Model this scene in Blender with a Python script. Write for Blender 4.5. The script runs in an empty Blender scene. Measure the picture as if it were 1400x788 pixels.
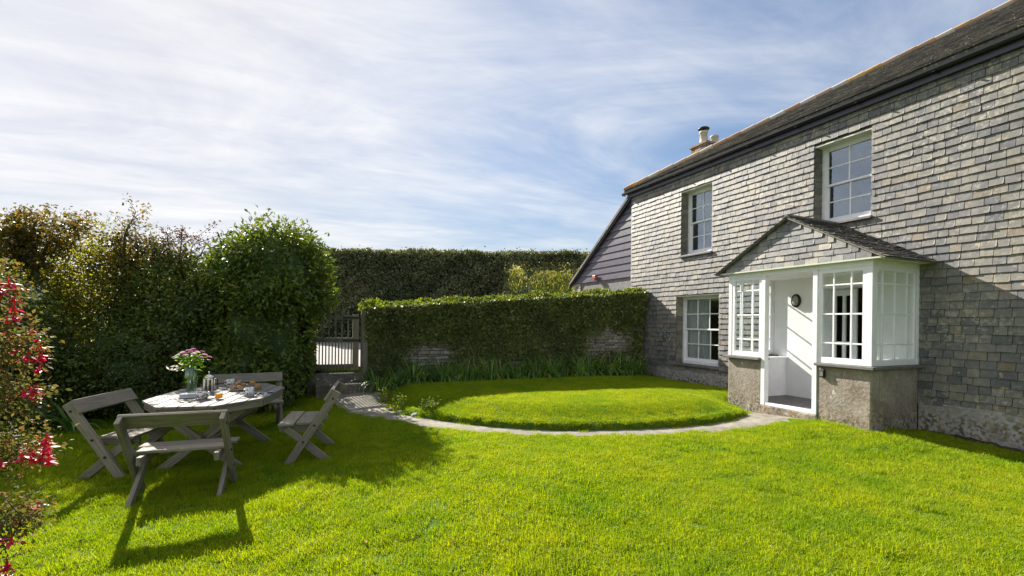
import bpy, math, random
import numpy as np
from mathutils import Vector, Matrix
random.seed(7); rng = np.random.default_rng(11)
R = math.radians
scene = bpy.context.scene
COL = scene.collection
CAMZ = 1.6            # eye height; every height below is above the lawn beside the table

# ---------------------------------------------------------------- mesh builder
class M:
    def __init__(s): s.v=[]; s.f=[]; s.gc=[]; s.rn=[]; s.smooth=False
    def add(s, vs, fs, gc=None, r=None):
        b=len(s.v); r=random.random() if r is None else r
        s.v += [tuple(v) for v in vs]; s.f += [tuple(b+i for i in f) for f in fs]
        if gc is None: gc=[tuple(v) for v in vs]
        s.gc += [tuple(g) for g in gc]; s.rn += [r]*len(vs)
    def obox(s, c, ux, uy, uz, r=None, L=None):
        """box centred at c with full-size edge vectors"""
        c=Vector(c); ux=Vector(ux); uy=Vector(uy); uz=Vector(uz)
        vs=[];gc=[]; o=Vector((random.random()*9,random.random()*9,random.random()*9))
        l=[ux.length,uy.length,uz.length]
        order=sorted(range(3),key=lambda i:-l[i])
        for a in (-.5,.5):
            for b in (-.5,.5):
                for d in (-.5,.5):
                    vs.append(c+ux*a+uy*b+uz*d); q=(a*l[0],b*l[1],d*l[2])
                    gc.append((q[order[0]]+o.x,q[order[1]]+o.y,q[order[2]]+o.z))
        s.add(vs,[(0,1,3,2),(4,6,7,5),(0,4,5,1),(2,3,7,6),(0,2,6,4),(1,5,7,3)],gc,r)
    def box(s,x0,x1,y0,y1,z0,z1,r=None):
        s.obox(((x0+x1)/2,(y0+y1)/2,(z0+z1)/2),(x1-x0,0,0),(0,y1-y0,0),(0,0,z1-z0),r)
    def beam(s,p0,p1,b,t,side,r=None):
        """bar from p0 to p1, thickness t along side, breadth b across"""
        p0=Vector(p0);p1=Vector(p1);d=(p1-p0);side=Vector(side).normalized()
        w=d.cross(side).normalized()
        s.obox((p0+p1)/2,d,w*b,side*t,r)
    def prism(s,pts,ext,r=None):
        n=len(pts);e=Vector(ext);a=[Vector(p) for p in pts]
        s.add(a+[p+e for p in a],[tuple(range(n))[::-1],tuple(range(n,2*n))]+[(i,(i+1)%n,n+(i+1)%n,n+i) for i in range(n)],None,r)
    def tube(s,pts,rad,n=7,r=None,cap=True):
        pts=[Vector(p) for p in pts]
        if not hasattr(rad,'__len__'): rad=[rad]*len(pts)
        vs=[];gc=[];L=0
        for i,p in enumerate(pts):
            d=(pts[min(i+1,len(pts)-1)]-pts[max(i-1,0)]).normalized()
            a=d.cross(Vector((0,0,1)) if abs(d.z)<.9 else Vector((1,0,0))).normalized(); b=d.cross(a)
            if i: L+=(p-pts[i-1]).length
            for k in range(n):
                t=2*math.pi*k/n
                vs.append(p+(a*math.cos(t)+b*math.sin(t))*rad[i]); gc.append((L,t*rad[i],0))
        fs=[(i*n+k,i*n+(k+1)%n,(i+1)*n+(k+1)%n,(i+1)*n+k) for i in range(len(pts)-1) for k in range(n)]
        if cap: fs+= [tuple(range(n))[::-1],tuple(range((len(pts)-1)*n,len(pts)*n))]
        s.add(vs,fs,gc,r)
    def lathe(s,prof,c=(0,0,0),n=24,r=None):
        vs=[];c=Vector(c)
        for (rr,z) in prof:
            for k in range(n):
                t=2*math.pi*k/n; vs.append(c+Vector((rr*math.cos(t),rr*math.sin(t),z)))
        fs=[(i*n+k,i*n+(k+1)%n,(i+1)*n+(k+1)%n,(i+1)*n+k) for i in range(len(prof)-1) for k in range(n)]
        s.add(vs,fs,None,r)
    def ball(s,c,rx,ry=None,rz=None,n=10,m=6,r=None,j=0):
        ry=ry or rx; rz=rz or rx; c=Vector(c); vs=[]
        for i in range(m+1):
            a=math.pi*i/m
            for k in range(n):
                t=2*math.pi*k/n; q=1+random.uniform(-j,j)
                vs.append(c+Vector((rx*math.sin(a)*math.cos(t),ry*math.sin(a)*math.sin(t),-rz*math.cos(a)))*q)
        s.add(vs,[(i*n+k,i*n+(k+1)%n,(i+1)*n+(k+1)%n,(i+1)*n+k) for i in range(m) for k in range(n)],None,r)
    def build(s,name,mat,parent=None,smooth=False,bevel=0):
        me=bpy.data.meshes.new(name); me.from_pydata(s.v,[],s.f)
        a=me.attributes.new('gc','FLOAT_VECTOR','POINT'); a.data.foreach_set('vector',np.array(s.gc,dtype=np.float32).ravel())
        a=me.attributes.new('rnd','FLOAT','POINT'); a.data.foreach_set('value',np.array(s.rn,dtype=np.float32))
        if smooth: me.polygons.foreach_set('use_smooth',[True]*len(me.polygons))
        me.materials.append(mat); me.update()
        o=bpy.data.objects.new(name,me); COL.objects.link(o)
        if parent: o.parent=parent
        if bevel:
            b=o.modifiers.new('edge','BEVEL'); b.width=bevel; b.segments=2; b.limit_method='ANGLE'
        return o

def fastmesh(name,V,F,rnd,mat,parent=None,gc=None):
    """V (n,3), F (m,4) numpy, rnd per vertex"""
    me=bpy.data.meshes.new(name); n=len(V); m=len(F)
    me.vertices.add(n); me.vertices.foreach_set('co',V.astype(np.float32).ravel())
    me.loops.add(m*4); me.loops.foreach_set('vertex_index',F.astype(np.int32).ravel())
    me.polygons.add(m); me.polygons.foreach_set('loop_start',np.arange(0,m*4,4,dtype=np.int32))
    me.polygons.foreach_set('loop_total',np.full(m,4,dtype=np.int32))
    a=me.attributes.new('rnd','FLOAT','POINT'); a.data.foreach_set('value',rnd.astype(np.float32))
    if gc is not None:
        a=me.attributes.new('gc','FLOAT_VECTOR','POINT'); a.data.foreach_set('vector',gc.astype(np.float32).ravel())
    me.materials.append(mat); me.update(calc_edges=True); me.validate()
    o=bpy.data.objects.new(name,me); COL.objects.link(o)
    if parent: o.parent=parent
    return o

def tag(o,label=None,cat=None,group=None,kind=None):
    if label: o['label']=label
    if cat: o['category']=cat
    if group: o['group']=group
    if kind: o['kind']=kind
    return o
def empty(name,loc=(0,0,0),rz=0,label=None,cat=None,group=None,parent=None):
    o=bpy.data.objects.new(name,None); COL.objects.link(o); o.location=loc; o.rotation_euler=(0,0,rz); o.empty_display_size=.1
    if parent: o.parent=parent
    return tag(o,label,cat,group)
def copy_tree(o,parent=None):
    c=o.copy(); COL.objects.link(c); c.parent=parent
    for ch in list(o.children): copy_tree(ch,c)
    return c

# ---------------------------------------------------------------- materials
def N(nt,t,**k):
    n=nt.nodes.new(t)
    for a,b in k.items():
        if a in ('operation','blend_type','data_type','attribute_name','noise_dimensions','feature','distance','bands_direction','wave_type','interpolation_type','sky_type','musgrave_type'): setattr(n,a,b)
        else: n.inputs[a.replace('_',' ')].default_value=b
    return n
def ramp(nt,fac,stops,interp='LINEAR'):
    n=nt.nodes.new('ShaderNodeValToRGB'); cr=n.color_ramp; cr.interpolation=interp
    while len(cr.elements)<len(stops): cr.elements.new(.5)
    for e,(p,c) in zip(cr.elements,stops): e.position=p; e.color=(*c,1) if len(c)==3 else c
    if fac: nt.links.new(fac,n.inputs['Fac'])
    return n.outputs['Color']
def newmat(name):
    m=bpy.data.materials.new(name); m.use_nodes=True; nt=m.node_tree
    return m,nt,nt.nodes['Principled BSDF'],nt.links
def attr(nt,name,out): 
    a=N(nt,'ShaderNodeAttribute',attribute_name=name); return a.outputs[out]
def noise(nt,vec,scale,detail=4,rough=.55,mp=None):
    if mp:
        mm=nt.nodes.new('ShaderNodeMapping'); mm.inputs['Scale'].default_value=mp
        nt.links.new(vec,mm.inputs['Vector']); vec=mm.outputs[0]
    n=nt.nodes.new('ShaderNodeTexNoise'); n.inputs['Scale'].default_value=scale; n.inputs['Detail'].default_value=detail; n.inputs['Roughness'].default_value=rough
    nt.links.new(vec,n.inputs['Vector']); return n.outputs['Fac']
def mix(nt,f,a,b,mode='MIX'):
    n=nt.nodes.new('ShaderNodeMix'); n.data_type='RGBA'; n.blend_type=mode
    for s,v in ((0,f),(6,a),(7,b)):
        if hasattr(v,'links') or hasattr(v,'is_linked'): nt.links.new(v,n.inputs[s])
        else: n.inputs[s].default_value = v if s==0 else (*v,1)
    return n.outputs[2]
def math_(nt,op,a,b=0,c=None,clamp=False):
    n=nt.nodes.new('ShaderNodeMath'); n.operation=op; n.use_clamp=clamp
    for i,v in enumerate((a,b)+((c,) if c is not None else ())):
        if hasattr(v,'is_linked'): nt.links.new(v,n.inputs[i])
        else: n.inputs[i].default_value=v
    return n.outputs[0]
def bump(nt,bs,h,st=.3,dist=.01):
    b=nt.nodes.new('ShaderNodeBump'); b.inputs['Strength'].default_value=st; b.inputs['Distance'].default_value=dist
    nt.links.new(h,b.inputs['Height']); nt.links.new(b.outputs[0],bs.inputs['Normal'])
def pos(nt): return nt.nodes.new('ShaderNodeNewGeometry').outputs['Position']

def simple(name,col,rough=.5,metal=0,bumpscale=0,var=.12,bst=.2,spec=.5):
    m,nt,b,L=newmat(name); p=pos(nt)
    n=noise(nt,p,bumpscale or 6,5)
    c=mix(nt,1.0,tuple(col),ramp(nt,n,[(.25,(1-var*2.2,)*3),(.75,(1+var*.6,)*3)]),'MULTIPLY')
    L.new(c,b.inputs['Base Color']); b.inputs['Roughness'].default_value=rough; b.inputs['Metallic'].default_value=metal
    b.inputs['Specular IOR Level'].default_value=spec
    if bumpscale: bump(nt,b,n,bst,.01)
    return m

def leafmat(name,stops,trans=.35,rough=.45,tint=(1,1,1),spec=.5):
    m,nt,b,L=newmat(name)
    r=attr(nt,'rnd','Fac'); c=ramp(nt,r,stops)
    big=noise(nt,pos(nt),1.6,2)
    c=mix(nt,1.0,c,ramp(nt,big,[(.3,(.72,.76,.72)),(.7,(1.2,1.15,1.0))]),'MULTIPLY')
    L.new(c,b.inputs['Base Color']); b.inputs['Roughness'].default_value=rough; b.inputs['Specular IOR Level'].default_value=spec
    t=nt.nodes.new('ShaderNodeBsdfTranslucent')
    tc=mix(nt,1.0,c,tuple(tint),'MULTIPLY'); L.new(tc,t.inputs['Color'])
    ms=nt.nodes.new('ShaderNodeMixShader'); ms.inputs[0].default_value=trans
    L.new(b.outputs[0],ms.inputs[1]); L.new(t.outputs[0],ms.inputs[2]); L.new(ms.outputs[0],nt.nodes['Material Output'].inputs[0])
    return m

def slatemat(name,stops,lichen=.25,rough=.6,spec=.5):
    m,nt,b,L=newmat(name); p=pos(nt); g=attr(nt,'gc','Vector')
    c=ramp(nt,attr(nt,'rnd','Fac'),stops)
    n1=noise(nt,g,11,5,.6); c=mix(nt,1.0,c,ramp(nt,n1,[(.3,(.72,.72,.74)),(.7,(1.18,1.16,1.12))]),'MULTIPLY')
    ns=noise(nt,p,1.3,5,.6,(1.6,1.6,.22)); c=mix(nt,1.0,c,ramp(nt,ns,[(.3,(.74,.76,.78)),(.55,(1,1,1)),(.75,(1.2,1.17,1.1))]),'MULTIPLY')
    n2=noise(nt,p,1.1,4,.6)
    n3=noise(nt,p,17,4,.65)
    k=math_(nt,'MULTIPLY',ramp(nt,n2,[(.42,(0,0,0)),(.62,(1,1,1))]),ramp(nt,n3,[(.52,(0,0,0)),(.6,(1,1,1))]))
    k=math_(nt,'MULTIPLY',k,lichen)
    c=mix(nt,k,c,(.5,.46,.36))
    n4=noise(nt,p,9,3,.5); k2=math_(nt,'MULTIPLY',ramp(nt,n4,[(.66,(0,0,0)),(.72,(1,1,1))]),lichen*1.4)
    c=mix(nt,k2,c,(.42,.35,.22))
    L.new(c,b.inputs['Base Color']); b.inputs['Roughness'].default_value=rough; b.inputs['Specular IOR Level'].default_value=spec
    bump(nt,b,noise(nt,g,22,6,.65,(1,1.6,1)),.45,.006)
    return m

def woodmat(name,a,b_,rough=.75,dark=.55):
    m,nt,b,L=newmat(name); g=attr(nt,'gc','Vector')
    n=noise(nt,g,9,6,.65,(.5,9,9)); n2=noise(nt,g,3,3,.5,(.6,2,2))
    c=mix(nt,n2,a,b_)
    c=mix(nt,1.0,c,ramp(nt,n,[(.3,(dark,dark,dark)),(.6,(1.08,1.08,1.08))]),'MULTIPLY')
    kn=noise(nt,pos(nt),14,4,.6); c=mix(nt,math_(nt,'MULTIPLY',ramp(nt,kn,[(.55,(0,0,0)),(.7,(1,1,1))]),.55),c,(.16,.18,.10))
    r=attr(nt,'rnd','Fac'); c=mix(nt,1.0,c,ramp(nt,r,[(0,(.8,.8,.8)),(1,(1.15,1.13,1.1))]),'MULTIPLY')
    L.new(c,b.inputs['Base Color']); b.inputs['Roughness'].default_value=rough; b.inputs['Specular IOR Level'].default_value=.3
    bump(nt,b,n,.5,.004); return m

def rendermat(name,c1,c2,c3):
    m,nt,b,L=newmat(name); p=pos(nt)
    n=noise(nt,p,3.2,7,.68); c=ramp(nt,n,[(.32,c1),(.5,c2),(.66,c3)])
    n2=noise(nt,p,26,5,.6); c=mix(nt,1.0,c,ramp(nt,n2,[(.3,(.78,.78,.78)),(.7,(1.12,1.12,1.12))]),'MULTIPLY')
    n3=noise(nt,p,7,4,.7); c=mix(nt,math_(nt,'MULTIPLY',ramp(nt,n3,[(.64,(0,0,0)),(.68,(1,1,1))]),.8),c,(.55,.54,.50))
    # moss and orange lichen near the ground (a growth with its own place)
    z=nt.nodes.new('ShaderNodeSeparateXYZ'); L.new(p,z.inputs[0])
    low=ramp(nt,math_(nt,'ADD',z.outputs[2],math_(nt,'MULTIPLY',n,-.5)),[(0.05,(1,1,1)),(.32,(0,0,0))])
    n5=noise(nt,p,21,4,.6)
    c=mix(nt,math_(nt,'MULTIPLY',low,ramp(nt,n5,[(.45,(0,0,0)),(.58,(1,1,1))])),c,ramp(nt,noise(nt,p,6,2),[(.4,(.09,.09,.065)),(.56,(.22,.16,.08)),(.65,(.3,.28,.24))]))
    L.new(c,b.inputs['Base Color']); b.inputs['Roughness'].default_value=.9; b.inputs['Specular IOR Level'].default_value=.2
    bump(nt,b,math_(nt,'ADD',n2,n),.7,.012); return m

def glassmat(name,refl=1.8,tint=(.93,.96,.95)):
    m,nt,b,L=newmat(name); nt.nodes.remove(b)
    f=nt.nodes.new('ShaderNodeLayerWeight'); f.inputs['Blend'].default_value=.5
    k=math_(nt,'MULTIPLY',math_(nt,'MULTIPLY_ADD',math_(nt,'POWER',f.outputs['Facing'],5.0),.96,.04),refl,clamp=True)
    t=nt.nodes.new('ShaderNodeBsdfTransparent'); t.inputs['Color'].default_value=(*tint,1)
    g=nt.nodes.new('ShaderNodeBsdfGlossy'); g.inputs['Roughness'].default_value=.01; g.inputs['Color'].default_value=(.82,.9,1,1)
    ms=nt.nodes.new('ShaderNodeMixShader'); L.new(k,ms.inputs[0]); L.new(t.outputs[0],ms.inputs[1]); L.new(g.outputs[0],ms.inputs[2])
    bb=nt.nodes.new('ShaderNodeBump'); bb.inputs['Strength'].default_value=.06; bb.inputs['Distance'].default_value=.02
    L.new(noise(nt,pos(nt),3.5,1),bb.inputs['Height']); L.new(bb.outputs[0],g.inputs['Normal'])
    L.new(ms.outputs[0],nt.nodes['Material Output'].inputs[0]); return m

MAT={}
MAT['slate']=slatemat('wall_slate',[(0,(.105,.108,.118)),(.2,(.145,.144,.148)),(.5,(.180,.172,.162)),(.8,(.215,.20,.178)),(.94,(.215,.20,.17)),(1,(.20,.16,.12))],.5,.55,.4)
MAT['porch_slate']=slatemat('porch_slate',[(0,(.12,.12,.135)),(.5,(.20,.198,.20)),(.85,(.27,.26,.25)),(1,(.36,.33,.28))],.35,.5)
MAT['roof_slate']=slatemat('roof_slate',[(0,(.085,.08,.08)),(.5,(.14,.13,.125)),(1,(.21,.195,.18))],.4,.8,.25)
MAT['reveal']=slatemat('reveal_slate',[(0,(.10,.10,.09)),(.6,(.17,.16,.14)),(1,(.25,.23,.18))],.2,.8)
MAT['lean_board']=slatemat('lean_board',[(0,(.04,.036,.055)),(.6,(.065,.058,.085)),(1,(.10,.09,.12))],.04,.3)
MAT['white']=simple('white_paint',(.82,.81,.84),.42,0,9,.05,.12)
MAT['interior_white']=simple('interior_white',(.84,.82,.83),.6,0,8,.03,.1)
MAT['cream']=simple('cream_soffit',(.58,.60,.50),.55,0,12,.06,.1)
MAT['render']=rendermat('weathered_render',(.20,.165,.13),(.29,.25,.21),(.36,.32,.27))
MAT['plinth']=rendermat('plinth_render',(.26,.25,.23),(.36,.345,.32),(.42,.41,.39))
MAT['gutter']=simple('gutter_black',(.018,.018,.022),.3,0,14,.1,.05)
MAT['fascia']=simple('fascia_dark',(.045,.04,.07),.35,0,10,.1,.05)
MAT['wood']=woodmat('weathered_wood',(.30,.26,.21),(.195,.17,.125))
MAT['tabletop_wood']=woodmat('tabletop_wood',(.25,.235,.22),(.185,.17,.155),.7,.55)
MAT['gate_wood']=woodmat('gate_wood',(.24,.21,.16),(.13,.12,.08))
MAT['bark']=woodmat('bark',(.12,.095,.07),(.07,.06,.045),.9,.4)
MAT['stone']=slatemat('rubble_stone',[(0,(.16,.14,.12)),(.5,(.26,.235,.20)),(.85,(.36,.33,.29)),(1,(.5,.47,.43))],.6,.85,.2)
MAT['mortar']=simple('wall_core',(.13,.12,.10),.95,0,20,.25,.5,.1)
MAT['glass']=glassmat('window_glass',4.2)
MAT['porch_glass']=glassmat('porch_glass',.45)
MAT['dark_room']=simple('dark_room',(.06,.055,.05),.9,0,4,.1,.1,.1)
MAT['curtain']=simple('curtain_cloth',(.78,.77,.75),.9,0,3,.08,.1,.1)
MAT['pot']=simple('chimney_clay',(.55,.50,.42),.8,0,14,.18,.3,.2)
MAT['brick']=slatemat('chimney_brick',[(0,(.12,.08,.06)),(.5,(.22,.15,.11)),(1,(.32,.26,.2))],.3,.85,.2)
MAT['metal']=simple('dark_iron',(.03,.03,.03),.45,.6,12,.1,.1)
MAT['red']=simple('red_plastic',(.35,.09,.07),.5,0,10,.1,.05)
MAT['slab']=simple('slate_slab',(.16,.155,.15),.6,0,9,.2,.35)

# ---------------------------------------------------------------- camera, light, sky
cam_d=bpy.data.cameras.new('camera'); cam=bpy.data.objects.new('camera',cam_d); COL.objects.link(cam)
cam_d.sensor_width=36; cam_d.lens=622/1400*36; cam_d.shift_y=(441.3-394)/1400; cam_d.clip_end=3000; cam_d.clip_start=.05
cam.matrix_world=Matrix.Translation((0,0,CAMZ))@Matrix.Rotation(R(-23.6),4,'Z')@Matrix.Rotation(R(90),4,'X')@Matrix.Rotation(R(.7),4,'Z')
scene.camera=cam
SUN=Vector((-.30,1,.68)).normalized()
sd=bpy.data.lights.new('sun','SUN'); sd.energy=5; sd.angle=R(.53); sd.color=(1,.94,.84)
so=bpy.data.objects.new('sun',sd); COL.objects.link(so); so.rotation_euler=SUN.to_track_quat('Z','Y').to_euler()
w=bpy.data.worlds.new('World'); scene.world=w; w.use_nodes=True; nt=w.node_tree; L=nt.links
bg=nt.nodes['Background']; bg.inputs['Strength'].default_value=.075
sky=nt.nodes.new('ShaderNodeTexSky'); sky.sky_type='NISHITA'; sky.sun_disc=False
sky.sun_elevation=math.asin(SUN.z); sky.sun_rotation=math.atan2(SUN.x,SUN.y); sky.air_density=1.0; sky.dust_density=.6; sky.ozone_density=2.0
tc=nt.nodes.new('ShaderNodeTexCoord'); sp=nt.nodes.new('ShaderNodeSeparateXYZ'); L.new(tc.outputs['Generated'],sp.inputs[0])
zz=math_(nt,'ADD',math_(nt,'MAXIMUM',sp.outputs[2],0),.12)
cx=math_(nt,'DIVIDE',sp.outputs[0],zz); cy=math_(nt,'DIVIDE',sp.outputs[1],zz)
cb=nt.nodes.new('ShaderNodeCombineXYZ'); L.new(cx,cb.inputs[0]); L.new(cy,cb.inputs[1])
def cloudn(rot,sc,scale,detail,off=(0,0,0),dist=0):
    mp=nt.nodes.new('ShaderNodeMapping'); mp.inputs['Rotation'].default_value=(0,0,R(rot)); mp.inputs['Scale'].default_value=sc; mp.inputs['Location'].default_value=off
    L.new(cb.outputs[0],mp.inputs[0]); n=nt.nodes.new('ShaderNodeTexNoise'); n.inputs['Scale'].default_value=scale; n.inputs['Detail'].default_value=detail; n.inputs['Roughness'].default_value=.62; n.inputs['Distortion'].default_value=dist
    L.new(mp.outputs[0],n.inputs[0]); return n.outputs['Fac']
c1=cloudn(40,(.6,1.15,1),.8,7,(3.1,.4,0),1.2); c2=cloudn(10,(1,1,1),.55,4,(.3,5.2,0)); c3=cloudn(46,(.5,1.7,1),3.2,8,(1,2,0),.7)
# cloud cover thins towards the east (right) as in the sky of the day
dens=math_(nt,'ADD',math_(nt,'MULTIPLY',c1,.9),math_(nt,'MULTIPLY',c2,.9)); dens=math_(nt,'ADD',dens,math_(nt,'MULTIPLY',c3,.16))
east=math_(nt,'MULTIPLY',cx,-.16); dens=math_(nt,'ADD',dens,math_(nt,'MINIMUM',math_(nt,'MAXIMUM',east,-.3),.1)); dens=math_(nt,'ADD',dens,math_(nt,'MINIMUM',math_(nt,'MAXIMUM',math_(nt,'MULTIPLY',cy,.25),-.18),0))
mr=nt.nodes.new('ShaderNodeMapRange'); mr.interpolation_type='SMOOTHSTEP'; mr.inputs['From Min'].default_value=.48; mr.inputs['From Max'].default_value=1.25; mr.inputs['To Max'].default_value=.96
L.new(dens,mr.inputs['Value'])
sr=nt.nodes.new('ShaderNodeSeparateColor'); L.new(sky.outputs[0],sr.inputs[0])
comp=math_(nt,'DIVIDE',1.0,math_(nt,'ADD',1.0,math_(nt,'DIVIDE',sr.outputs[0],5.0)))
cs_=nt.nodes.new('ShaderNodeVectorMath'); cs_.operation='SCALE'; L.new(sky.outputs[0],cs_.inputs[0]); L.new(comp,cs_.inputs['Scale'])
cc_=ramp(nt,math_(nt,'ADD',math_(nt,'MULTIPLY',c1,.6),math_(nt,'MULTIPLY',c3,.4)),[(.30,(.70,.73,.86)),(.60,(1.0,1.0,1.0))])
cm=nt.nodes.new('ShaderNodeVectorMath'); cm.operation='SCALE'; L.new(cc_,cm.inputs[0]); cm.inputs['Scale'].default_value=5.3
SKYC=mix(nt,mr.outputs[0],cs_.outputs[0],cm.outputs[0])
L.new(SKYC,bg.inputs['Color'])
scene.view_settings.view_transform='Standard'; scene.view_settings.look='None'; scene.view_settings.exposure=1.38; scene.view_settings.gamma=1
scene.cycles.use_denoising=True; scene.cycles.max_bounces=8; scene.cycles.transparent_max_bounces=12; scene.cycles.transmission_bounces=8

# ---------------------------------------------------------------- ground
def sst(t): t=np.clip(t,0,1); return t*t*(3-2*t)
OUT=[(.2,9.45),(.31,8.9),(.49,8.28),(.66,7.72),(1.01,7.18),(1.39,6.5),(1.71,6.16),(2.08,5.87),(2.71,5.41),(3.4,5.11),(4.28,4.82),(5.44,4.65),(6.47,4.57),(6.93,4.51)]
INN=[(1.05,9.62),(1.13,9.25),(1.19,8.18),(1.36,7.39),(1.79,6.77),(2.35,6.12),(2.87,5.73),(3.29,5.52),(3.92,5.31),(4.59,5.18),(5.33,5.1),(5.97,5.14),(6.5,5.3),(6.93,5.6)]
MOUND=INN[1:-1]+[(6.93,5.7),(8.3,5.9),(8.3,9.9),(1.05,9.9)]
PATHP=OUT+INN[::-1]
def poly_sd(px,py,P):
    """signed distance, positive inside"""
    P=np.array(P); n=len(P); d=np.full(px.shape,1e9); ins=np.zeros(px.shape,bool)
    for i in range(n):
        a=P[i]; b=P[(i+1)%n]; e=b-a
        t=np.clip(((px-a[0])*e[0]+(py-a[1])*e[1])/(e@e),0,1)
        d=np.minimum(d,np.hypot(px-a[0]-t*e[0],py-a[1]-t*e[1]))
        c=((a[1]>py)!=(b[1]>py))&(px<(b[0]-a[0])*(py-a[1])/(b[1]-a[1]+1e-12)+a[0]); ins^=c
    return np.where(ins,d,-d)
def vnoise(x,y,s,seed=0):
    return (np.sin(x*s*1.3+seed)*np.cos(y*s*1.1+seed*2.1)+np.sin((x+y)*s*.7+seed*.7)+np.cos((x-1.7*y)*s*.9+seed*1.9))/3
def base_z(x,y):
    z=.10-.12*sst((1.6-x)/2.8)-.03*sst((4.5-y)/2)
    z=z+.11*sst((y-8.1)/1.1)*np.exp(-((x-.6)/1.1)**4)
    z=z+.10*np.exp(-((x-6.9)**2+(y-4.0)**2)/1.2)
    return z
def gz(x,y):
    x=np.asarray(x,float); y=np.asarray(y,float)
    z=base_z(x,y)+vnoise(x,y,2.2,1)*.008
    sdm=poly_sd(x,y,MOUND)
    top=.385-.0*sst((y-7.5)/2)-.05*sst((x-5.8)/1.6)-.20*sst((1.9-x)/.9)
    top=top-.12*sst((x-6.0)/1.2)*sst((6.6-y)/1.2)
    h=sst((sdm+.03+vnoise(x,y,9,4)*.015)/.08)*.32+sst((sdm+.02)/.7)*.48+sst((sdm-.2)/1.3)*.2
    z=np.where(sdm>-.1,z*(1-h)+top*h,z)
    lane=sst((y-9.78)/.12)*(x>0.0)+sst((y-9.7)/2.5)*(x<=0.0)
    z=z*(1-lane)+.64*lane
    far=sst((y-27)/20); z=z+far*.6
    return z
def gzs(x,y): return float(gz(np.array([x]),np.array([y]))[0])
MAT['soil']=None
m,nt,b,L=newmat('lawn_ground'); p=pos(nt)
c=ramp(nt,noise(nt,p,9,6,.65),[(.3,(.030,.060,.008)),(.55,(.07,.13,.012)),(.75,(.13,.15,.03))])
L.new(c,b.inputs['Base Color']); b.inputs['Roughness'].default_value=.95; b.inputs['Specular IOR Level'].default_value=.1; bump(nt,b,noise(nt,p,60,4),.8,.02)
MAT['lawn']=m
m,nt,b,L=newmat('path_concrete'); p=pos(nt)
c=ramp(nt,noise(nt,p,5,7,.65),[(.3,(.12,.105,.08)),(.5,(.205,.185,.15)),(.7,(.28,.255,.21))])
c=mix(nt,math_(nt,'MULTIPLY',ramp(nt,noise(nt,p,13,5,.7),[(.56,(0,0,0)),(.66,(1,1,1))]),.7),c,(.12,.15,.05))
c=mix(nt,1.0,c,ramp(nt,noise(nt,p,80,3),[(.3,(.8,.8,.8)),(.7,(1.15,1.15,1.15))]),'MULTIPLY')
L.new(c,b.inputs['Base Color']); b.inputs['Roughness'].default_value=.9; bump(nt,b,noise(nt,p,45,5,.7),.5,.01)
MAT['path']=m
def axis(segs):
    out=[]
    for a,b_,st in segs: out+=list(np.arange(a,b_-1e-6,st))
    return np.array(out+[segs[-1][1]])
xs=axis([(-300,-40,26),(-40,-8,2),(-8,-3,.5),(-3,.5,.15),(.5,7.6,.05),(7.6,8.8,.2),(8.8,20,1.4),(20,40,2.5),(40,300,26)])
ys=axis([(-200,-20,20),(-20,0,2),(0,4,.2),(4,10.2,.05),(10.2,14,.4),(14,40,2),(40,400,30)])
Xg,Yg=np.meshgrid(xs,ys); Zg=gz(Xg.ravel(),Yg.ravel())
sdp=poly_sd(Xg.ravel(),Yg.ravel(),PATHP); Zg=np.where(sdp>0.01,Zg-.035,Zg)
V=np.stack([Xg.ravel(),Yg.ravel(),Zg],1); nx,ny=len(xs),len(ys)
I=(np.arange(ny-1)[:,None]*nx+np.arange(nx-1)[None,:]).ravel()
F=np.stack([I,I+1,I+1+nx,I+nx],1)
o=fastmesh('lawn_ground',V,F,np.zeros(len(V)),MAT['lawn']); tag(o,kind='structure'); o.data.polygons.foreach_set('use_smooth',[True]*len(F))
# path sheet
def resample(P,n):
    P=np.array(P,float); s=np.r_[0,np.cumsum(np.hypot(*np.diff(P,axis=0).T))]; t=np.linspace(0,s[-1],n)
    # smoothed
    Q=np.stack([np.interp(t,s,P[:,0]),np.interp(t,s,P[:,1])],1)
    for _ in range(6): Q[1:-1]=(Q[:-2]+2*Q[1:-1]+Q[2:])/4
    return Q
A=resample(OUT,120); B=resample(INN,120); K=9; pv=[]
for i in range(120):
    wv=.03*math.sin(i*.9)+.02*math.sin(i*2.3)
    for k in range(K):
        q=A[i]+(B[i]-A[i])*(k/(K-1)); e=(B[i]-A[i]); e=e/np.hypot(*e)
        if k==0: q=q+e*wv
        if k==K-1: q=q+e*.06
        pv.append((q[0],q[1],float(base_z(q[0],q[1]))+.004+(.02*sst((q[1]-7.5)/1.5))-.006*abs(k-4)/4+random.uniform(-.002,.002)))
pf=[(i*K+k,(i+1)*K+k,(i+1)*K+k+1,i*K+k+1) for i in range(119) for k in range(K-1)]
o=fastmesh('garden_path',np.array(pv),np.array(pf),np.zeros(len(pv)),MAT['path']); tag(o,kind='structure')
# lane beyond the gate
mm=M(); mm.add([(-6,9.93,.65),(7.9,9.93,.65),(7.9,10.35,.65),(7.9,22.5,.65),(-9,26,.65),(-6,12,.65)],[(0,1,2,3,4,5)]); 
m,nt,b,L=newmat('lane_surface'); p=pos(nt)
c=ramp(nt,noise(nt,p,3,6,.65),[(.3,(.20,.19,.175)),(.7,(.30,.285,.265))]); L.new(c,b.inputs['Base Color']); b.inputs['Roughness'].default_value=.9; bump(nt,b,noise(nt,p,50,4),.5,.01)
MAT['lane']=m
tag(mm.build('lane',MAT['lane']),kind='structure')

MAT['step']=rendermat('worn_step_stone',(.07,.06,.05),(.13,.115,.095),(.2,.18,.155))
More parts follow.
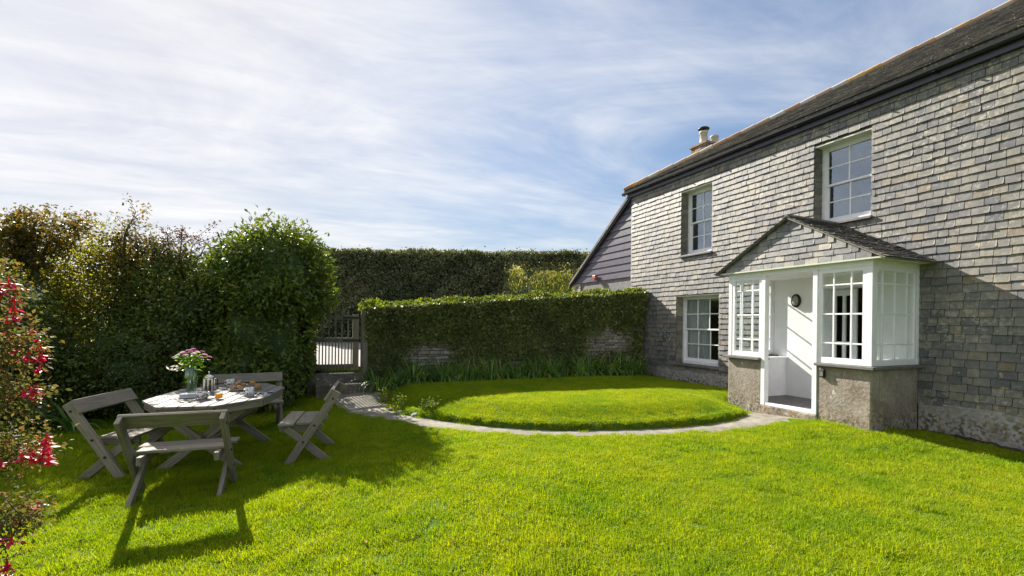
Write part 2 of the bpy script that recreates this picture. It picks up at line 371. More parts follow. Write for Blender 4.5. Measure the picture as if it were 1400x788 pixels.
# steps up to the gate
st=empty('garden_steps',(.62,9.4,0),0,'two worn stone steps leading up to the wooden picket gate','steps')
for n,(y0,y1,z0,z1,x0,x1) in enumerate([(9.22,9.58,.10,.385,.05,1.12),(9.58,9.98,.10,.545,-.1,1.0)]):
    mm=M(); pts=[]; nn=9
    for k in range(nn): pts.append((x0+(x1-x0)*k/(nn-1)-.62,y0-9.4+random.uniform(-.02,.02),z0))
    pts+= [(x1-.62,y1-9.4,z0),(x0-.62,y1-9.4,z0)]
    mm.prism(pts,(0,0,z1-z0)); mm.build('step',MAT['step'],st,bevel=.015)

# ---------------------------------------------------------------- slates
def slates(mm,org,u,v,n,v0,v1,interval,exp,wmin,wmax,thick=.011,lift=.022,jit=.006):
    """courses of overlapping slates; interval(vmid)-> list of (u0,u1)"""
    org=Vector(org);u=Vector(u).normalized();v=Vector(v).normalized();n=Vector(n).normalized()
    rows=int(round((v1-v0)/exp)); 
    for i in range(rows):
        a=v0+i*exp
        for (ua,ub) in interval(a+exp*.5):
            x=ua
            first=True
            while x<ub-1e-4:
                wd=random.uniform(wmin,wmax)
                if first: wd*= .55 if i%2 else 1; first=False
                e=min(x+wd,ub)
                if ub-e<wmin*.35: e=ub
                jb=random.uniform(-jit,jit); ja=jb+random.uniform(-.003,.003); lf=lift+random.uniform(-.003,.004)
                top=a+exp*1.35
                if i==rows-1: top=a+exp*1.02
                g=.003
                p=[(x+g,a+ja,lf),(e-g,a+jb,lf),(e-g,top,.003),(x+g,top,.003)]
                if random.random()<.22: 
                    k=random.uniform(.008,.02); p=[(x+g,a+ja+k,lf),(x+g+k,a+ja,lf)]+p[1:]
                elif random.random()<.2:
                    k=random.uniform(.008,.02); p=[p[0],(e-g-k,a+jb,lf),(e-g,a+jb+k,lf)]+p[2:]
                fr=[org+u*q[0]+v*q[1]+n*q[2] for q in p]; bk=[q-n*thick for q in fr]
                m_=len(fr); o=(random.random()*20,random.random()*20)
                gc=[(q[0]+o[0],q[1]+o[1],0) for q in p]
                mm.add(fr+bk,[tuple(range(m_))]+[(k2,m_+k2,m_+(k2+1)%m_,(k2+1)%m_) for k2 in range(m_)],gc+gc)
                x=e
def minus(iv,cut):
    out=[]
    for a,b in iv:
        for c,d in [cut]:
            if d<=a or c>=b: out.append((a,b))
            else:
                if c>a+.02: out.append((a,c))
                if d<b-.02: out.append((d,b))
    return out

XF=8.10
OPEN=[(7.28,8.55,.67,2.30),(7.50,8.42,3.25,4.80),(4.35,5.25,3.37,4.78)]
house=empty('house',(XF,4,0),0,'two storey slate hung house with white sash windows and glazed porch','house')
house.location=(0,0,0)
# masonry backing around the openings
ybr=sorted({-3,10.3}|{o_[0] for o_ in OPEN}|{o_[1] for o_ in OPEN}|{4.30,5.20}); zbr=sorted({0,.53,5.15,.33,2.36}|{o_[2] for o_ in OPEN}|{o_[3] for o_ in OPEN})
mm=M()
for a,b_ in zip(ybr[:-1],ybr[1:]):
    run=None
    for c_,d_ in zip(zbr[:-1],zbr[1:]):
        y=(a+b_)/2; z=(c_+d_)/2
        hole=any(o_[0]<y<o_[1] and o_[2]<z<o_[3] for o_ in OPEN) or (4.3<y<5.2 and .33<z<2.36)
        if hole:
            if run: mm.box(XF+.02,XF+.5,a,b_,run[0],run[1]); run=None
        else: run=(run[0],d_) if run else (c_,d_)
    if run: mm.box(XF+.02,XF+.5,a,b_,run[0],run[1])
mm.box(XF+.5,XF+6,10.05,10.3,0,5.15); mm.box(XF+.5,XF+6,-3,-2.7,0,5.15); mm.box(XF+5.75,XF+6,-3,10.3,0,5.15)
mm.box(XF+.5,XF+5.7,-2.7,10.05,2.75,2.95); mm.box(XF+.5,XF+5.7,-2.7,10.05,5.0,5.14); mm.box(XF+.5,XF+5.7,-2.7,10.05,.02,.2)
mm.box(XF+.5,XF+5.7,6.2,6.35,.2,5.0); mm.box(XF+3.4,XF+3.5,-2.7,6.2,.2,5.0)
mm.build('wall',MAT['mortar'],house)
# dark interior lining
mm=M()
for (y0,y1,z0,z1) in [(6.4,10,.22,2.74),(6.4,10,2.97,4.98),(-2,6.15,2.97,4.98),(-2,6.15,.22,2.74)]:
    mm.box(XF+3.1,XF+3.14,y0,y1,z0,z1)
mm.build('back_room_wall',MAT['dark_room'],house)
# render plinth
mm=M(); 
for a,b_ in ((-3,3.70),(6.05,10.3)):
    n=int((b_-a)/.25)
    mm.box(XF-.015,XF+.02,a,b_,0.0,.53)
mm.build('plinth',MAT['plinth'],house,bevel=.01)
def wall_iv(z):
    iv=[(-2.0,10.3)]
    for (a,b_,c_,d_) in OPEN:
        if c_<z<d_: iv=minus(iv,(a,b_))
    if z<2.5: iv=minus(iv,(3.72,6.03))
    elif z<3.32:
        h=(3.32-z)/.78*1.27; iv=minus(iv,(4.86-h,4.86+h))
    return iv
mm=M(); slates(mm,(XF+.008,0,0),(0,1,0),(0,0,1),(-1,0,0),.50,5.16,wall_iv,.1135,.115,.20,.013,.025,.007)
mm.build('wall_slates',MAT['slate'],house)
# corner slates end (facing the camera side of the wall end)
def sash(parent,y0,y1,z0,z1,cols,rows,x=XF+.20,glass='glass',margin=.062,curtain=None):
    mm=M(); w_=.05
    # outer box frame
    mm.box(x,x+.09,y0,y0+margin,z0,z1); mm.box(x,x+.09,y1-margin,y1,z0,z1)
    mm.box(x,x+.09,y0+margin,y1-margin,z1-margin*.8,z1); mm.box(x-.02,x+.09,y0+margin,y1-margin,z0,z0+.07)
    a,b_=y0+margin,y1-margin; c_,d_=z0+.07,z1-margin*.8; mid=(c_+d_)/2
    for k,(p,q,xx) in enumerate(((c_,mid+.018,x+.045),(mid-.018,d_,x+.015))):
        mm.box(xx,xx+.032,a,a+.045,p,q); mm.box(xx,xx+.032,b_-.045,b_,p,q)
        mm.box(xx+.001,xx+.031,a+.045,b_-.045,p,p+(.07 if k==0 else .036)); mm.box(xx+.001,xx+.031,a+.045,b_-.045,q-(.036 if k==0 else .05),q)
        A_,B_=a+.045,b_-.045; C_,D_=p+(.07 if k==0 else .036),q-(.036 if k==0 else .05)
        for i in range(1,cols): y=A_+(B_-A_)*i/cols; mm.box(xx+.003,xx+.027,y-.011,y+.011,C_,D_)
        for i in range(1,rows//2): z=C_+(D_-C_)*i/(rows//2); mm.box(xx+.005,xx+.025,A_,B_,z-.011,z+.011)
    f=mm.build('window',MAT['white'],parent,bevel=.003)
    rv=M(); slates(rv,(XF,y1-.004,0),(1,0,0),(0,0,1),(0,-1,0),z0,z1,lambda z:[(0,.2)],.1135,.2,.3,.008,.012); rv.build('reveal_slates',MAT['reveal'],f)
    g=M(); g.box(x+.06,x+.063,a+.03,b_-.03,c_+.03,mid); g.box(x+.03,x+.033,a+.03,b_-.03,mid,d_-.03)
    g.build('pane',MAT[glass],f)
    s=M(); s.box(XF-.06,x-.001,y0-.03,y1+.03,z0-.045,z0-.002); s.build('sill',MAT['slab'],f,bevel=.006)
    s=M(); s.box(XF+.005,x-.001,y0+.002,y1-.002,z1-.03,z1-.004); s.build('head_board',MAT['cream'],f)
    if curtain:
        for (ya,yb) in curtain:
            s=M(); n=40; vs=[]
            for i in range(n+1):
                t=i/n; yy=ya+(yb-ya)*t; xx=x+.14+.022*math.sin(t*38+1)+.012*math.sin(t*71)
                vs+=[(xx,yy,z0-.05),(xx,yy,z1+.05)]
            fs=[(2*i,2*i+2,2*i+3,2*i+1) for i in range(n)]
            vs2=[(v[0]+.006,v[1],v[2]) for v in vs]; s.add(vs,fs); s.add(vs2,[f_[::-1] for f_ in fs])
            s.build('curtain',MAT['curtain'],f)
    return f
w1=sash(house,*OPEN[0],3,4,curtain=[(7.86,8.54)]); w1['label']='three pane wide ground floor sash window with pale curtains'
w2=sash(house,*OPEN[1],2,4); w2['label']='small upstairs sash window near the far corner'
w3=sash(house,*OPEN[2],2,4); w3['label']='upstairs sash window above the porch'

# roof
SL=.566; cs=1/math.sqrt(1+SL*SL); ex,ez=7.975,5.325; vmax=6.0/cs
roofp=M(); 
def P3(x,y): return (x,y,ez+SL*(x-ex))
roofp.add([P3(ex,-3),P3(ex,10.5),P3(ex+6,4.5),P3(ex+6,-3)]+[(a,b_,c_-.06) for a,b_,c_ in [P3(ex,-3),P3(ex,10.5),P3(ex+6,4.5),P3(ex+6,-3)]],[(0,1,2,3)[::-1],(4,5,6,7),(0,4,5,1)[::-1],(0,3,7,4)])
roofp.add([(ex,10.5,ez),(ex+12,10.5,ez),(ex+6,4.5,ez+SL*6),(ex,10.5,ez-.06),(ex+12,10.5,ez-.06),(ex+6,4.5,ez+SL*6-.06)],[(0,1,2)[::-1],(3,4,5)])
roofp.add([(ex+12,10.5,ez),(ex+12,-3,ez),(ex+6,-3,ez+SL*6),(ex+6,4.5,ez+SL*6)],[(0,1,2,3)])
roof=roofp.build('roof',MAT['roof_slate'],house)
mm=M(); slates(mm,(ex,0,ez+.004),(0,1,0),(cs,0,cs*SL),(-cs*SL,0,cs),-.02,vmax,lambda v:[(-1.0,10.48-v*cs)],.115,.16,.28,.010,.02)
mm.build('roof_slates',MAT['roof_slate'],roof)
m,nt,b,L=newmat('hip_tile'); p=pos(nt)
c=ramp(nt,attr(nt,'rnd','Fac'),[(0,(.34,.22,.15)),(.4,(.42,.33,.27)),(.75,(.5,.47,.42)),(1,(.3,.18,.12))])
c=mix(nt,ramp(nt,noise(nt,p,2.2,5,.7),[(.5,(0,0,0)),(.62,(.9,.9,.9))]),c,(.55,.30,.05)); L.new(c,b.inputs['Base Color']); b.inputs['Roughness'].default_value=.85
MAT['hip_tile']=m
mm=M(); a=Vector((ex,10.5,ez+.03)); b_=Vector((ex+6,4.5,ez+SL*6+.03)); nT=26
for i in range(nT): mm.tube([a.lerp(b_,(i+.02)/nT),a.lerp(b_,(i+1.0)/nT)],[.075,.09],10)
for i in range(18): mm.tube([(ex+6,4.5-i*.4,ez+SL*6+.03),(ex+6,4.12-i*.4,ez+SL*6+.03)],.09,10)
mm.build('hip_tiles',MAT['hip_tile'],roof)
mm=M(); mm.box(8.035,XF+.02,-3,10.42,5.12,5.25); mm.build('fascia',MAT['fascia'],house)
# half-round gutter
mm=M(); prof=[(-.055,.0),(-.05,-.035),(-.03,-.058),(0,-.066),(.03,-.058),(.05,-.035),(.055,0)]
for dy in (0,):
    vs=[]; 
    for y in (-3,10.55):
        for (a_,c_) in prof: vs.append((7.985+a_*.9,y,5.27+c_))
        for (a_,c_) in prof[::-1]: vs.append((7.985+a_*.78,y,5.27+c_*.85))
    k=len(prof)*2
    mm.add(vs,[(i,(i+1)%k,k+(i+1)%k,k+i) for i in range(k)]+[tuple(range(k)),tuple(range(k,2*k))[::-1]])
for y in np.arange(-2.5,10.6,1.0): mm.box(7.93,8.04,y-.015,y+.015,5.195,5.203)
mm.build('gutter',MAT['gutter'],house)
# chimney
ch=M(); 
cx0,cy0=11.42,10.72
slates(ch,(cx0-.45,cy0-.3,0),(1,0,0),(0,0,1),(0,-1,0),6.0,7.24,lambda z:[(0,.9)],.075,.18,.24,.02,.008)
slates(ch,(cx0-.45,cy0-.3,0),(0,1,0),(0,0,1),(-1,0,0),6.0,7.24,lambda z:[(0,.6)],.075,.18,.24,.02,.008)
ch.box(cx0-.44,cx0+.45,cy0-.29,cy0+.3,4.9,7.19); ch.box(cx0-.5,cx0+.5,cy0-.35,cy0+.35,7.19,7.25)
chim=ch.build('chimney',MAT['brick'],house); chim['label']='brick chimney stack with two pale pots'
for k,(dx,h_) in enumerate(((-.24,.42),(.22,.36))):
    q=M(); q.lathe([(.15,0),(.14,.05),(.12,.08),(.11,h_-.06),(.135,h_-.05),(.135,h_),(.10,h_),(.09,h_-.2)],(cx0+dx,cy0,7.25),20); pt=q.build('chimney_pot',MAT['pot'],chim,smooth=True)
    if k==0:
        q=M(); q.lathe([(.07,h_),(.07,h_+.06),(.17,h_+.07),(.17,h_+.10),(.10,h_+.14),(.01,h_+.16)],(cx0+dx,cy0,7.25),20); q.build('cowl',MAT['metal'],pt,smooth=True)

# ---------------------------------------------------------------- porch
PX=6.95; PL,PR=6.03,3.70; DR,DL=4.43,5.36
porch_m=M(); T=.07
PB,PT=1.06,2.44
def post(x0,x1,y0,y1,z0,z1): porch_m.box(x0,x1,y0,y1,z0,z1)
post(PX,PX+T,PR,PR+T,PB,PT); post(PX,PX+T,PL-T,PL,PB,PT)
post(PX-.012,PX+.09,DR,DR+.07,.27,PT); post(PX-.012,PX+.09,DL-.07,DL,.27,PT)
post(PX-.004,PX+T+.004,PR-.004,PL+.004,PT,2.545)         # head
post(PX+T,XF,PR,PR+T,PT,2.54); post(PX+T,XF,PL-T,PL,PT,2.54)
post(XF-.06,XF-.005,PR,PR+T-.002,PB,PT); post(XF-.06,XF-.005,PL-T+.002,PL,PB,PT)
post(PX-.006,PX+.1,DR+.07,DL-.07,.27,.315)
porch=porch_m.build('porch',MAT['white'],house,bevel=.004); porch['label']='white glazed entrance porch with slate gable over rendered stone piers'
def lite(org,u,W,z0,z1,cols,rows,name,axis_n):
    """fixed light with margin panes; org corner, u direction"""
    q=M(); o=Vector(org); u=Vector(u); n=Vector(axis_n); fr=.055
    def bx(a,b_,c_,d_,t0,t1):
        p=o+u*((a+b_)/2)+Vector((0,0,(c_+d_)/2))+n*((t0+t1)/2)
        q.obox(p,u*(b_-a),(0,0,d_-c_),n*(t1-t0))
    bx(0,fr,z0,z1,0,.05); bx(W-fr,W,z0,z1,0,.05); bx(fr,W-fr,z0,z0+.085,.001,.052); bx(fr,W-fr,z1-fr,z1,.001,.049)
    A_,B_=fr,W-fr; C_,D_=z0+.085,z1-fr
    cc=np.cumsum(cols)/sum(cols); rr=np.cumsum(rows)/sum(rows)
    for k in cc[:-1]: x=A_+(B_-A_)*k; bx(x-.011,x+.011,C_,D_,.012,.038)
    for k in rr[:-1]: z=C_+(D_-C_)*k; bx(A_,B_,z-.011,z+.011,.014,.036)
    f=q.build(name,MAT['white'],porch,bevel=.003)
    return f,(o,u,n,A_,B_,C_,D_)
def glass_in(f,info): pass
lites=[((PX+.005,PR+T,0),(0,1,0),DR-PR-T,(.8,1.25,.85),(1,0,0)),((PX+.005,DL,0),(0,1,0),PL-T-DL,(.8,1.25,.85),(1,0,0)),
       ((PX+T,PR+.005,0),(1,0,0),XF-.06-PX-T,(.5,1,1,.55),(0,1,0)),((PX+T,PL-.005,0),(1,0,0),XF-.06-PX-T,(.5,1,1,.55),(0,-1,0))]
for org,u,W,cols,n in lites:
    f,(o,uu,nn,A_,B_,C_,D_)=lite(org,u,W,PB,PT,cols,(.5,1,1,.42)[::1],'porch_window',n)
# panes as children of the porch (glass of each light)
for org,u,W,cols,n in lites:
    q=M(); o=Vector(org);u=Vector(u);n=Vector(n)
    q.obox(o+u*(W/2)+Vector((0,0,(PB+PT)/2))+n*.026,u*(W-.09),(0,0,PT-PB-.1),n*.003); q.build('porch_pane',MAT['porch_glass'],porch)
# sills
q=M(); q.box(PX-.075,PX+.2,PR-.06,DR+.005,1.015,1.057); q.box(PX+.2,XF-.01,PR-.06,PR+.16,1.015,1.056); q.build('porch_sill',MAT['slab'],porch,bevel=.006)
q=M(); q.box(PX-.075,PX+.2,DL-.005,PL+.06,1.015,1.057); q.box(PX+.2,XF-.01,PL-.16,PL+.06,1.015,1.056); q.build('porch_sill',MAT['slab'],porch,bevel=.006)
# piers
for (y0,y1) in ((PR,DR-.004),(DL+.004,PL)):
    q=M(); side=(y0,y0+.18) if y0<4 else (y1-.18,y1)
    q.box(PX,PX+.2,y0,y1,0.05,1.014); q.box(PX+.2,XF-.018,side[0],side[1],0.05,1.013); q.build('pier',MAT['render'],porch,bevel=.02)
q=M(); q.box(PX-.03,PX+.12,DR-.02,DL+.02,.05,.268); q.build('threshold_stone',MAT['render'],porch,bevel=.02)
q=M(); q.box(PX+.12,XF+.45,DR-.6,DL+.5,.1,.318); q.build('porch_floor',MAT['slab'],porch)
q=M(); q.box(PX+T+.01,XF-.03,PR+T,PL-T,2.46,2.49); q.build('porch_ceiling',MAT['interior_white'],porch)
# white plastered back wall around the doorway, seat boxes
q=M(); q.box(XF-.03,XF+.018,5.20,PL-T-.003,.318,2.46); q.box(XF-.03,XF+.018,PR+T+.003,4.30,.318,2.46); q.box(XF-.03,XF+.018,4.30,5.20,2.3,2.46)
q.box(PX+.2,XF-.03,5.85,5.86,.318,1.0); q.box(PX+.2,XF-.03,3.88,3.89,.318,1.0)
q.build('porch_inner_wall',MAT['interior_white'],porch)
q=M(); q.box(PX+.2,XF-.032,5.70,5.85,.318,1.0); q.box(PX+.18,XF-.031,5.68,5.86,1.0,1.03); q.build('seat_box',MAT['white'],porch,bevel=.004)
q=M(); q.box(PX+.2,XF-.032,3.89,4.2,.318,.86); q.box(PX+.18,XF-.031,3.885,4.22,.86,.89); q.build('seat_box',MAT['white'],porch,bevel=.004)
# inner door case and half glazed door
q=M(); q.box(XF+.02,XF+.46,5.16,5.198,.32,2.3); q.box(XF+.02,XF+.46,4.302,4.34,.32,2.3); q.box(XF+.02,XF+.46,4.34,5.16,2.26,2.355); q.build('door_case',MAT['white'],porch)
q=M(); dx=XF+.36
q.box(dx,dx+.04,5.08,5.155,.33,2.25); q.box(dx,dx+.04,4.92,4.97,.33,2.25); q.box(dx,dx+.04,4.74,4.80,.33,2.25); q.box(dx+.001,dx+.039,4.80,5.08,.33,.62); q.box(dx+.001,dx+.039,4.80,5.08,2.14,2.25); q.box(dx+.001,dx+.039,4.8,5.08,1.28,1.34)
dr=q.build('door',MAT['white'],porch,bevel=.003)
# slate gable and roof
GX=PX-.08; GY=4.86; ZA=3.31; ZB=2.555; HW=1.30
q=M(); q.prism([(GX+.03,GY-HW+.06,ZB),(GX+.03,GY+HW-.06,ZB),(GX+.03,GY,ZA-.03)],(.06,0,0)); q.build('gable_board',MAT['reveal'],porch)
q=M(); 
def g_iv(z):
    h=(ZA-.02-z)/(ZA-ZB)*HW-.02
    return [(GY-h,GY+h)] if h>.04 else []
slates(q,(GX+.026,0,0),(0,1,0),(0,0,1),(-1,0,0),ZB-.01,ZA,g_iv,.0945,.13,.24,.009,.018); q.build('gable_slates',MAT['porch_slate'],porch)
q=M(); q.box(GX+.0,GX+.2,GY-HW,GY+HW,ZB-.035,ZB-.012); q.box(GX+.2,XF,PR-.12,PR+.01,ZB-.035,ZB-.012); q.box(GX+.2,XF,PL-.01,PL+.13,ZB-.035,ZB-.012); q.build('soffit',MAT['cream'],porch)
pr_=M(); ps=M(); sl=(ZA-ZB)/HW; c2_=1/math.sqrt(1+sl*sl); Lr=(HW+.07)/c2_
for sg in (-1,1):
    d=Vector((0,sg*c2_,-sl*c2_)); nrm=Vector((0,sg*sl*c2_,c2_)); top=Vector((0,GY,ZA+.012))
    p0=Vector((GX-.04,0,0))+top; 
    pr_.obox(Vector(((GX-.04+XF)/2,0,0))+top+d*(Lr/2)-nrm*.012,(XF-GX+.04,0,0),d*Lr,nrm*.022)
    eave=Vector((GX-.055,0,0))+top+d*(Lr+.02)
    slates(ps,eave+nrm*.002,(1,0,0),-d,nrm,0,Lr+.02,lambda v:[(0,XF-GX+.05)],.085,.12,.22,.009,.022,.01)
prf=pr_.build('porch_roof',MAT['reveal'],porch); ps.name='x'; ps.build('porch_roof_slates',MAT['roof_slate'],porch)
q=M(); q.tube([(GX-.05,GY,ZA+.03),(XF,GY,ZA+.03)],.03,6); q.build('porch_ridge',MAT['roof_slate'],porch)
# lead flashing slates where roof meets wall: extra drip stones
# lamp on inner wall
lamp=empty('wall_lamp',(XF-.032,5.52,2.06),0,'oval black and clear bulkhead lamp on the white inner porch wall','lamp')
q=M(); q.lathe([(.0,0),(.085,0),(.09,.02),(.085,.045),(.07,.05)],n=24)
q.v=[(-z,x*.95,y*1.4) for (x,y,z) in q.v]; q.build('casing',MAT['metal'],lamp,smooth=True)
q=M(); q.ball((-.04,0,0),.04,.06,.095,14,8); 
MAT['lampglass']=simple('frosted_glass',(.30,.29,.25),.25,0,8,.05,.05); q.build('shade',MAT['lampglass'],lamp,smooth=True)
# key safe
ks=empty('key_safe',(PX-.002,4.335,.90),0,'small black key safe box on the rendered pier below the porch window','key safe')
q=M(); q.box(-.045,0,-.035,.035,-.055,.055); q.build('case',MAT['metal'],ks,bevel=.008)
q=M(); 
for r_ in range(4):
    q.box(-.052,-.045,-.022,.022,-.035+r_*.018,-.024+r_*.018)
q.build('dial',simple('grey_metal',(.45,.45,.47),.35,.5,20,.05),ks)
q=M(); q.tube([(-.02,-.02,.054),(-.02,-.02,.085),(-.02,.02,.085),(-.02,.02,.054)],.006,6); q.build('shackle',MAT['metal'],ks)

# ---------------------------------------------------------------- lean-to at the far end
lean=empty('lean_to',(0,0,0),0,'dark board clad lean-to under a sloping roof at the far end of the house','outbuilding')
def verge(y): return 5.18-(y-10.3)*.705
q=M(); q.prism([(XF+.06,10.3,.4),(XF+.06,13.42,.4),(XF+.06,13.42,verge(13.42)-.03),(XF+.06,10.3,5.1)],(.1,0,0))
q.box(XF+.16,XF+5,13.3,13.42,.4,2.9); q.build('wall',MAT['slab'],lean)
q=M(); ex_=.2; z=2.93; i=0
while z<5.1:
    y1=min(13.42,10.3+(5.18-(z+.1))/.705)
    if y1>10.35:
        top=min(z+ex_+.03,5.15); yt=min(13.42,max(10.33,10.3+(5.18-top)/.705))
        q.prism([(XF+.012,10.30,z),(XF+.012,y1+.06,z),(XF+.042,yt,top),(XF+.042,10.30,top)],(.016,0,0))
    z+=ex_
q.build('weatherboards',MAT['lean_board'],lean)
q=M(); q.obox((XF+2.4,11.88,verge(11.88)+.02),(4.95,0,0),(0,3.3,-3.3*.705),(0,.04,.06)); q.build('roof',MAT['roof_slate'],lean)
q=M(); q.beam((XF-.02,10.32,5.15),(XF-.02,13.52,verge(13.52)-.02),.13,.06,(1,0,0)); q.build('verge_board',MAT['gutter'],lean)
q=M(); slates(q,(XF+.03,12.95,0),(0,1,0),(0,0,1),(-1,0,0),.6,2.92,lambda z:[(0,.47)],.07,.12,.3,.03,.015); q.build('corner_stones',MAT['stone'],lean)
fl=empty('security_light',(XF-.0,12.0,3.06),0,'small red security light fixed to the dark lean-to boards','light')
q=M(); q.box(-.10,-.0,-.09,.09,-.06,.05); q.build('housing',MAT['red'],fl,bevel=.015); q=M(); q.ball((-.05,.0,-.085),.045,.045,.04,12,6); q.build('sensor',MAT['red'],fl,smooth=True)

# ---------------------------------------------------------------- foliage
def leaves(P,O,size,asp,rnd,droop=.3,up=.5):
    """P centres, O outward dirs; returns V,F,r for kite leaves"""
    n=len(P); d=O+rng.normal(0,.65,(n,3)); d[:,2]-=droop; d/=np.linalg.norm(d,axis=1)[:,None]
    nn=rng.normal(0,.7,(n,3))+O*.5; nn[:,2]+=up; s=np.cross(d,nn); s/=np.linalg.norm(s,axis=1)[:,None]+1e-9
    up_=np.cross(s,d); L=size*rng.uniform(.6,1.25,n)[:,None]; W=L*asp*.5
    a=P; t=P+d*L-up_*L*.12; l=P+d*L*.45+s*W+up_*L*.08; r_=P+d*L*.45-s*W+up_*L*.08
    V=np.stack([a,l,t,r_],1).reshape(-1,3); F=np.arange(4*n).reshape(-1,4)
    return V,F,np.repeat(rnd,4)
def sprig_points(cl,n,per=9,spread=.10,shell=(.72,1.06),lump=.12):
    """cl list of ellipsoids (x,y,z,rx,ry,rz,weight)"""
    cl=np.array(cl,float); wgt=cl[:,6]/cl[:,6].sum(); ns=n//per
    k=rng.choice(len(cl),ns,p=wgt); u=rng.normal(0,1,(ns,3)); u/=np.linalg.norm(u,axis=1)[:,None]
    rr=rng.uniform(shell[0]**2,shell[1]**2,ns)**.5
    rr*=1+lump*np.sin(u[:,0]*7+cl[k,0]*9)*np.sin(u[:,1]*6+k)*np.cos(u[:,2]*8+k)
    C=cl[k,:3]+u*cl[k,3:6]*rr[:,None]
    # remove sprigs deep inside other clumps
    inside=np.zeros(ns,bool)
    for j in range(len(cl)):
        q=(C-cl[j,:3])/cl[j,3:6]; inside|=((q**2).sum(1)<.42)&(k!=j)
    C=C[~inside]; u=u[~inside]; ns=len(C)
    O=np.repeat(u,per,0); P=np.repeat(C,per,0)+rng.normal(0,spread,(ns*per,3))+O*rng.uniform(-.05,.1,(ns*per,1))
    base=np.repeat(rng.uniform(0,1,ns),per); r_=np.clip(base*.65+rng.uniform(0,.35,ns*per),0,1)
    return P,O,r_
def clip_ground(P,O,r_,lo=.05):
    z=gz(P[:,0],P[:,1]); k=P[:,2]>z+lo; return P[k],O[k],r_[k]
def crown(name,cl,n,mat,parent,size,asp=.5,per=9,spread=.1,shell=(.72,1.06),lump=.12,droop=.3,up=.5,cut=None):
    P,O,r_=sprig_points(cl,n,per,spread,shell,lump); P,O,r_=clip_ground(P,O,r_)
    if cut is not None: k=cut(P); P,O,r_=P[k],O[k],r_[k]
    V,F,rr=leaves(P,O,size,asp,r_,droop,up)
    return fastmesh(name,V,F,rr,mat,parent)
def stems(name,base,tips,r0,mat,parent,sub=2,wob=.08,twigs=0,tl=.3):
    mm=M(); B=Vector(base)
    for t in tips:
        t=Vector(t); n=6; pts=[]; b0=B+Vector((random.uniform(-.06,.06),random.uniform(-.06,.06),0))
        for i in range(n+1):
            q=b0.lerp(t,i/n); 
            if 0<i<n: q+=Vector((random.uniform(-wob,wob),random.uniform(-wob,wob),random.uniform(-wob,wob)*.5))
            pts.append(q)
        rad=[r0*(1-.8*i/n) for i in range(n+1)]; mm.tube(pts,rad,6)
        for k in range(twigs):
            i=random.randint(2,n-1); p=pts[i]; d=Vector((random.gauss(0,1),random.gauss(0,1),abs(random.gauss(.6,.6)))).normalized()*tl*random.uniform(.5,1.2)
            mm.tube([p,p+d*.5+Vector((0,0,.02)),p+d],[rad[i]*.5,rad[i]*.3,.003],5)
            for j in range(2):
                p2=p+d*random.uniform(.4,.9); d2=(d+Vector((random.gauss(0,1),random.gauss(0,1),random.gauss(0,1)))*tl*.6)*.5
                mm.tube([p2,p2+d2],[.004,.002],4)
    return mm.build(name,mat,parent)
G=lambda *c:tuple(c)
MAT['laurel']=leafmat('laurel_leaf',[(0, (0.0633, 0.0978, 0.0207)), (0.5, (0.115, 0.1725, 0.0299)), (0.85, (0.1955, 0.2415, 0.0414)), (1, (0.368, 0.3565, 0.0575))],.35,.42,(1.3,1.25,.5),.35)
MAT['evergreen']=leafmat('evergreen_leaf',[(0, (0.065, 0.0975, 0.0312)), (0.6, (0.1235, 0.169, 0.0455)), (0.95, (0.26, 0.299, 0.065)), (1, (0.52, 0.104, 0.065))],.4,.45,(1.3,1.3,.5),.35)
MAT['yellowgreen']=leafmat('yellowgreen_leaf',[(0,(.08,.10,.02)),(.5,(.17,.19,.03)),(.85,(.32,.30,.04)),(1,(.42,.28,.06))],.55,.5,(1.5,1.4,.5),.3)
MAT['bronze']=leafmat('bronze_leaf',[(0,(.07,.085,.025)),(.5,(.14,.13,.035)),(.85,(.22,.15,.04)),(1,(.3,.17,.04))],.45,.5,(1.4,1.2,.6))
MAT['orange']=leafmat('orange_leaf',[(0,(.08,.095,.02)),(.5,(.2,.16,.025)),(1,(.36,.22,.03))],.5,.5,(1.4,1.2,.6))
MAT['hedge']=leafmat('hedge_leaf',[(0, (0.1024, 0.1302, 0.0836)), (0.55, (0.186, 0.2232, 0.121)), (0.85, (0.2976, 0.2696, 0.1674)), (1, (0.372, 0.279, 0.186))],.3,.6,(1.3,1.3,.8))
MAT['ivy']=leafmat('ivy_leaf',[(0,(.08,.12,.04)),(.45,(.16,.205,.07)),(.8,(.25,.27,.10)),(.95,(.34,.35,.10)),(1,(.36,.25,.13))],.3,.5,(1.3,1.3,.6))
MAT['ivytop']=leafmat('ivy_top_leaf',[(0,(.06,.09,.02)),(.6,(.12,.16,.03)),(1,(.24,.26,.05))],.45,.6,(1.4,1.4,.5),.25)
MAT['strap']=leafmat('strap_leaf',[(0, (0.0702, 0.1404, 0.0468)), (0.7, (0.1638, 0.3042, 0.0702)), (0.95, (0.2808, 0.4446, 0.0936)), (1, (0.702, 0.468, 0.1404))],.3,.4,(1.3,1.4,.5))
MAT['fuchsia_leaf']=leafmat('fuchsia_leaf',[(0, (0.054, 0.09, 0.027)), (0.45, (0.126, 0.144, 0.045)), (0.75, (0.198, 0.144, 0.063)), (0.93, (0.27, 0.099, 0.054)), (1, (0.45, 0.18, 0.036))],.45,.65,(1.3,1.2,.7),.2)
MAT['fuchsia_flower']=leafmat('fuchsia_flower',[(0,(.55,.01,.05)),(.6,(.75,.015,.09)),(1,(.8,.05,.2))],.4,.45,(1.2,.8,1))
MAT['meadow']=leafmat('meadow_leaf',[(0,(.16,.21,.03)),(.4,(.30,.30,.07)),(1,(.62,.54,.36))],.45,.6,(1.3,1.3,.6))
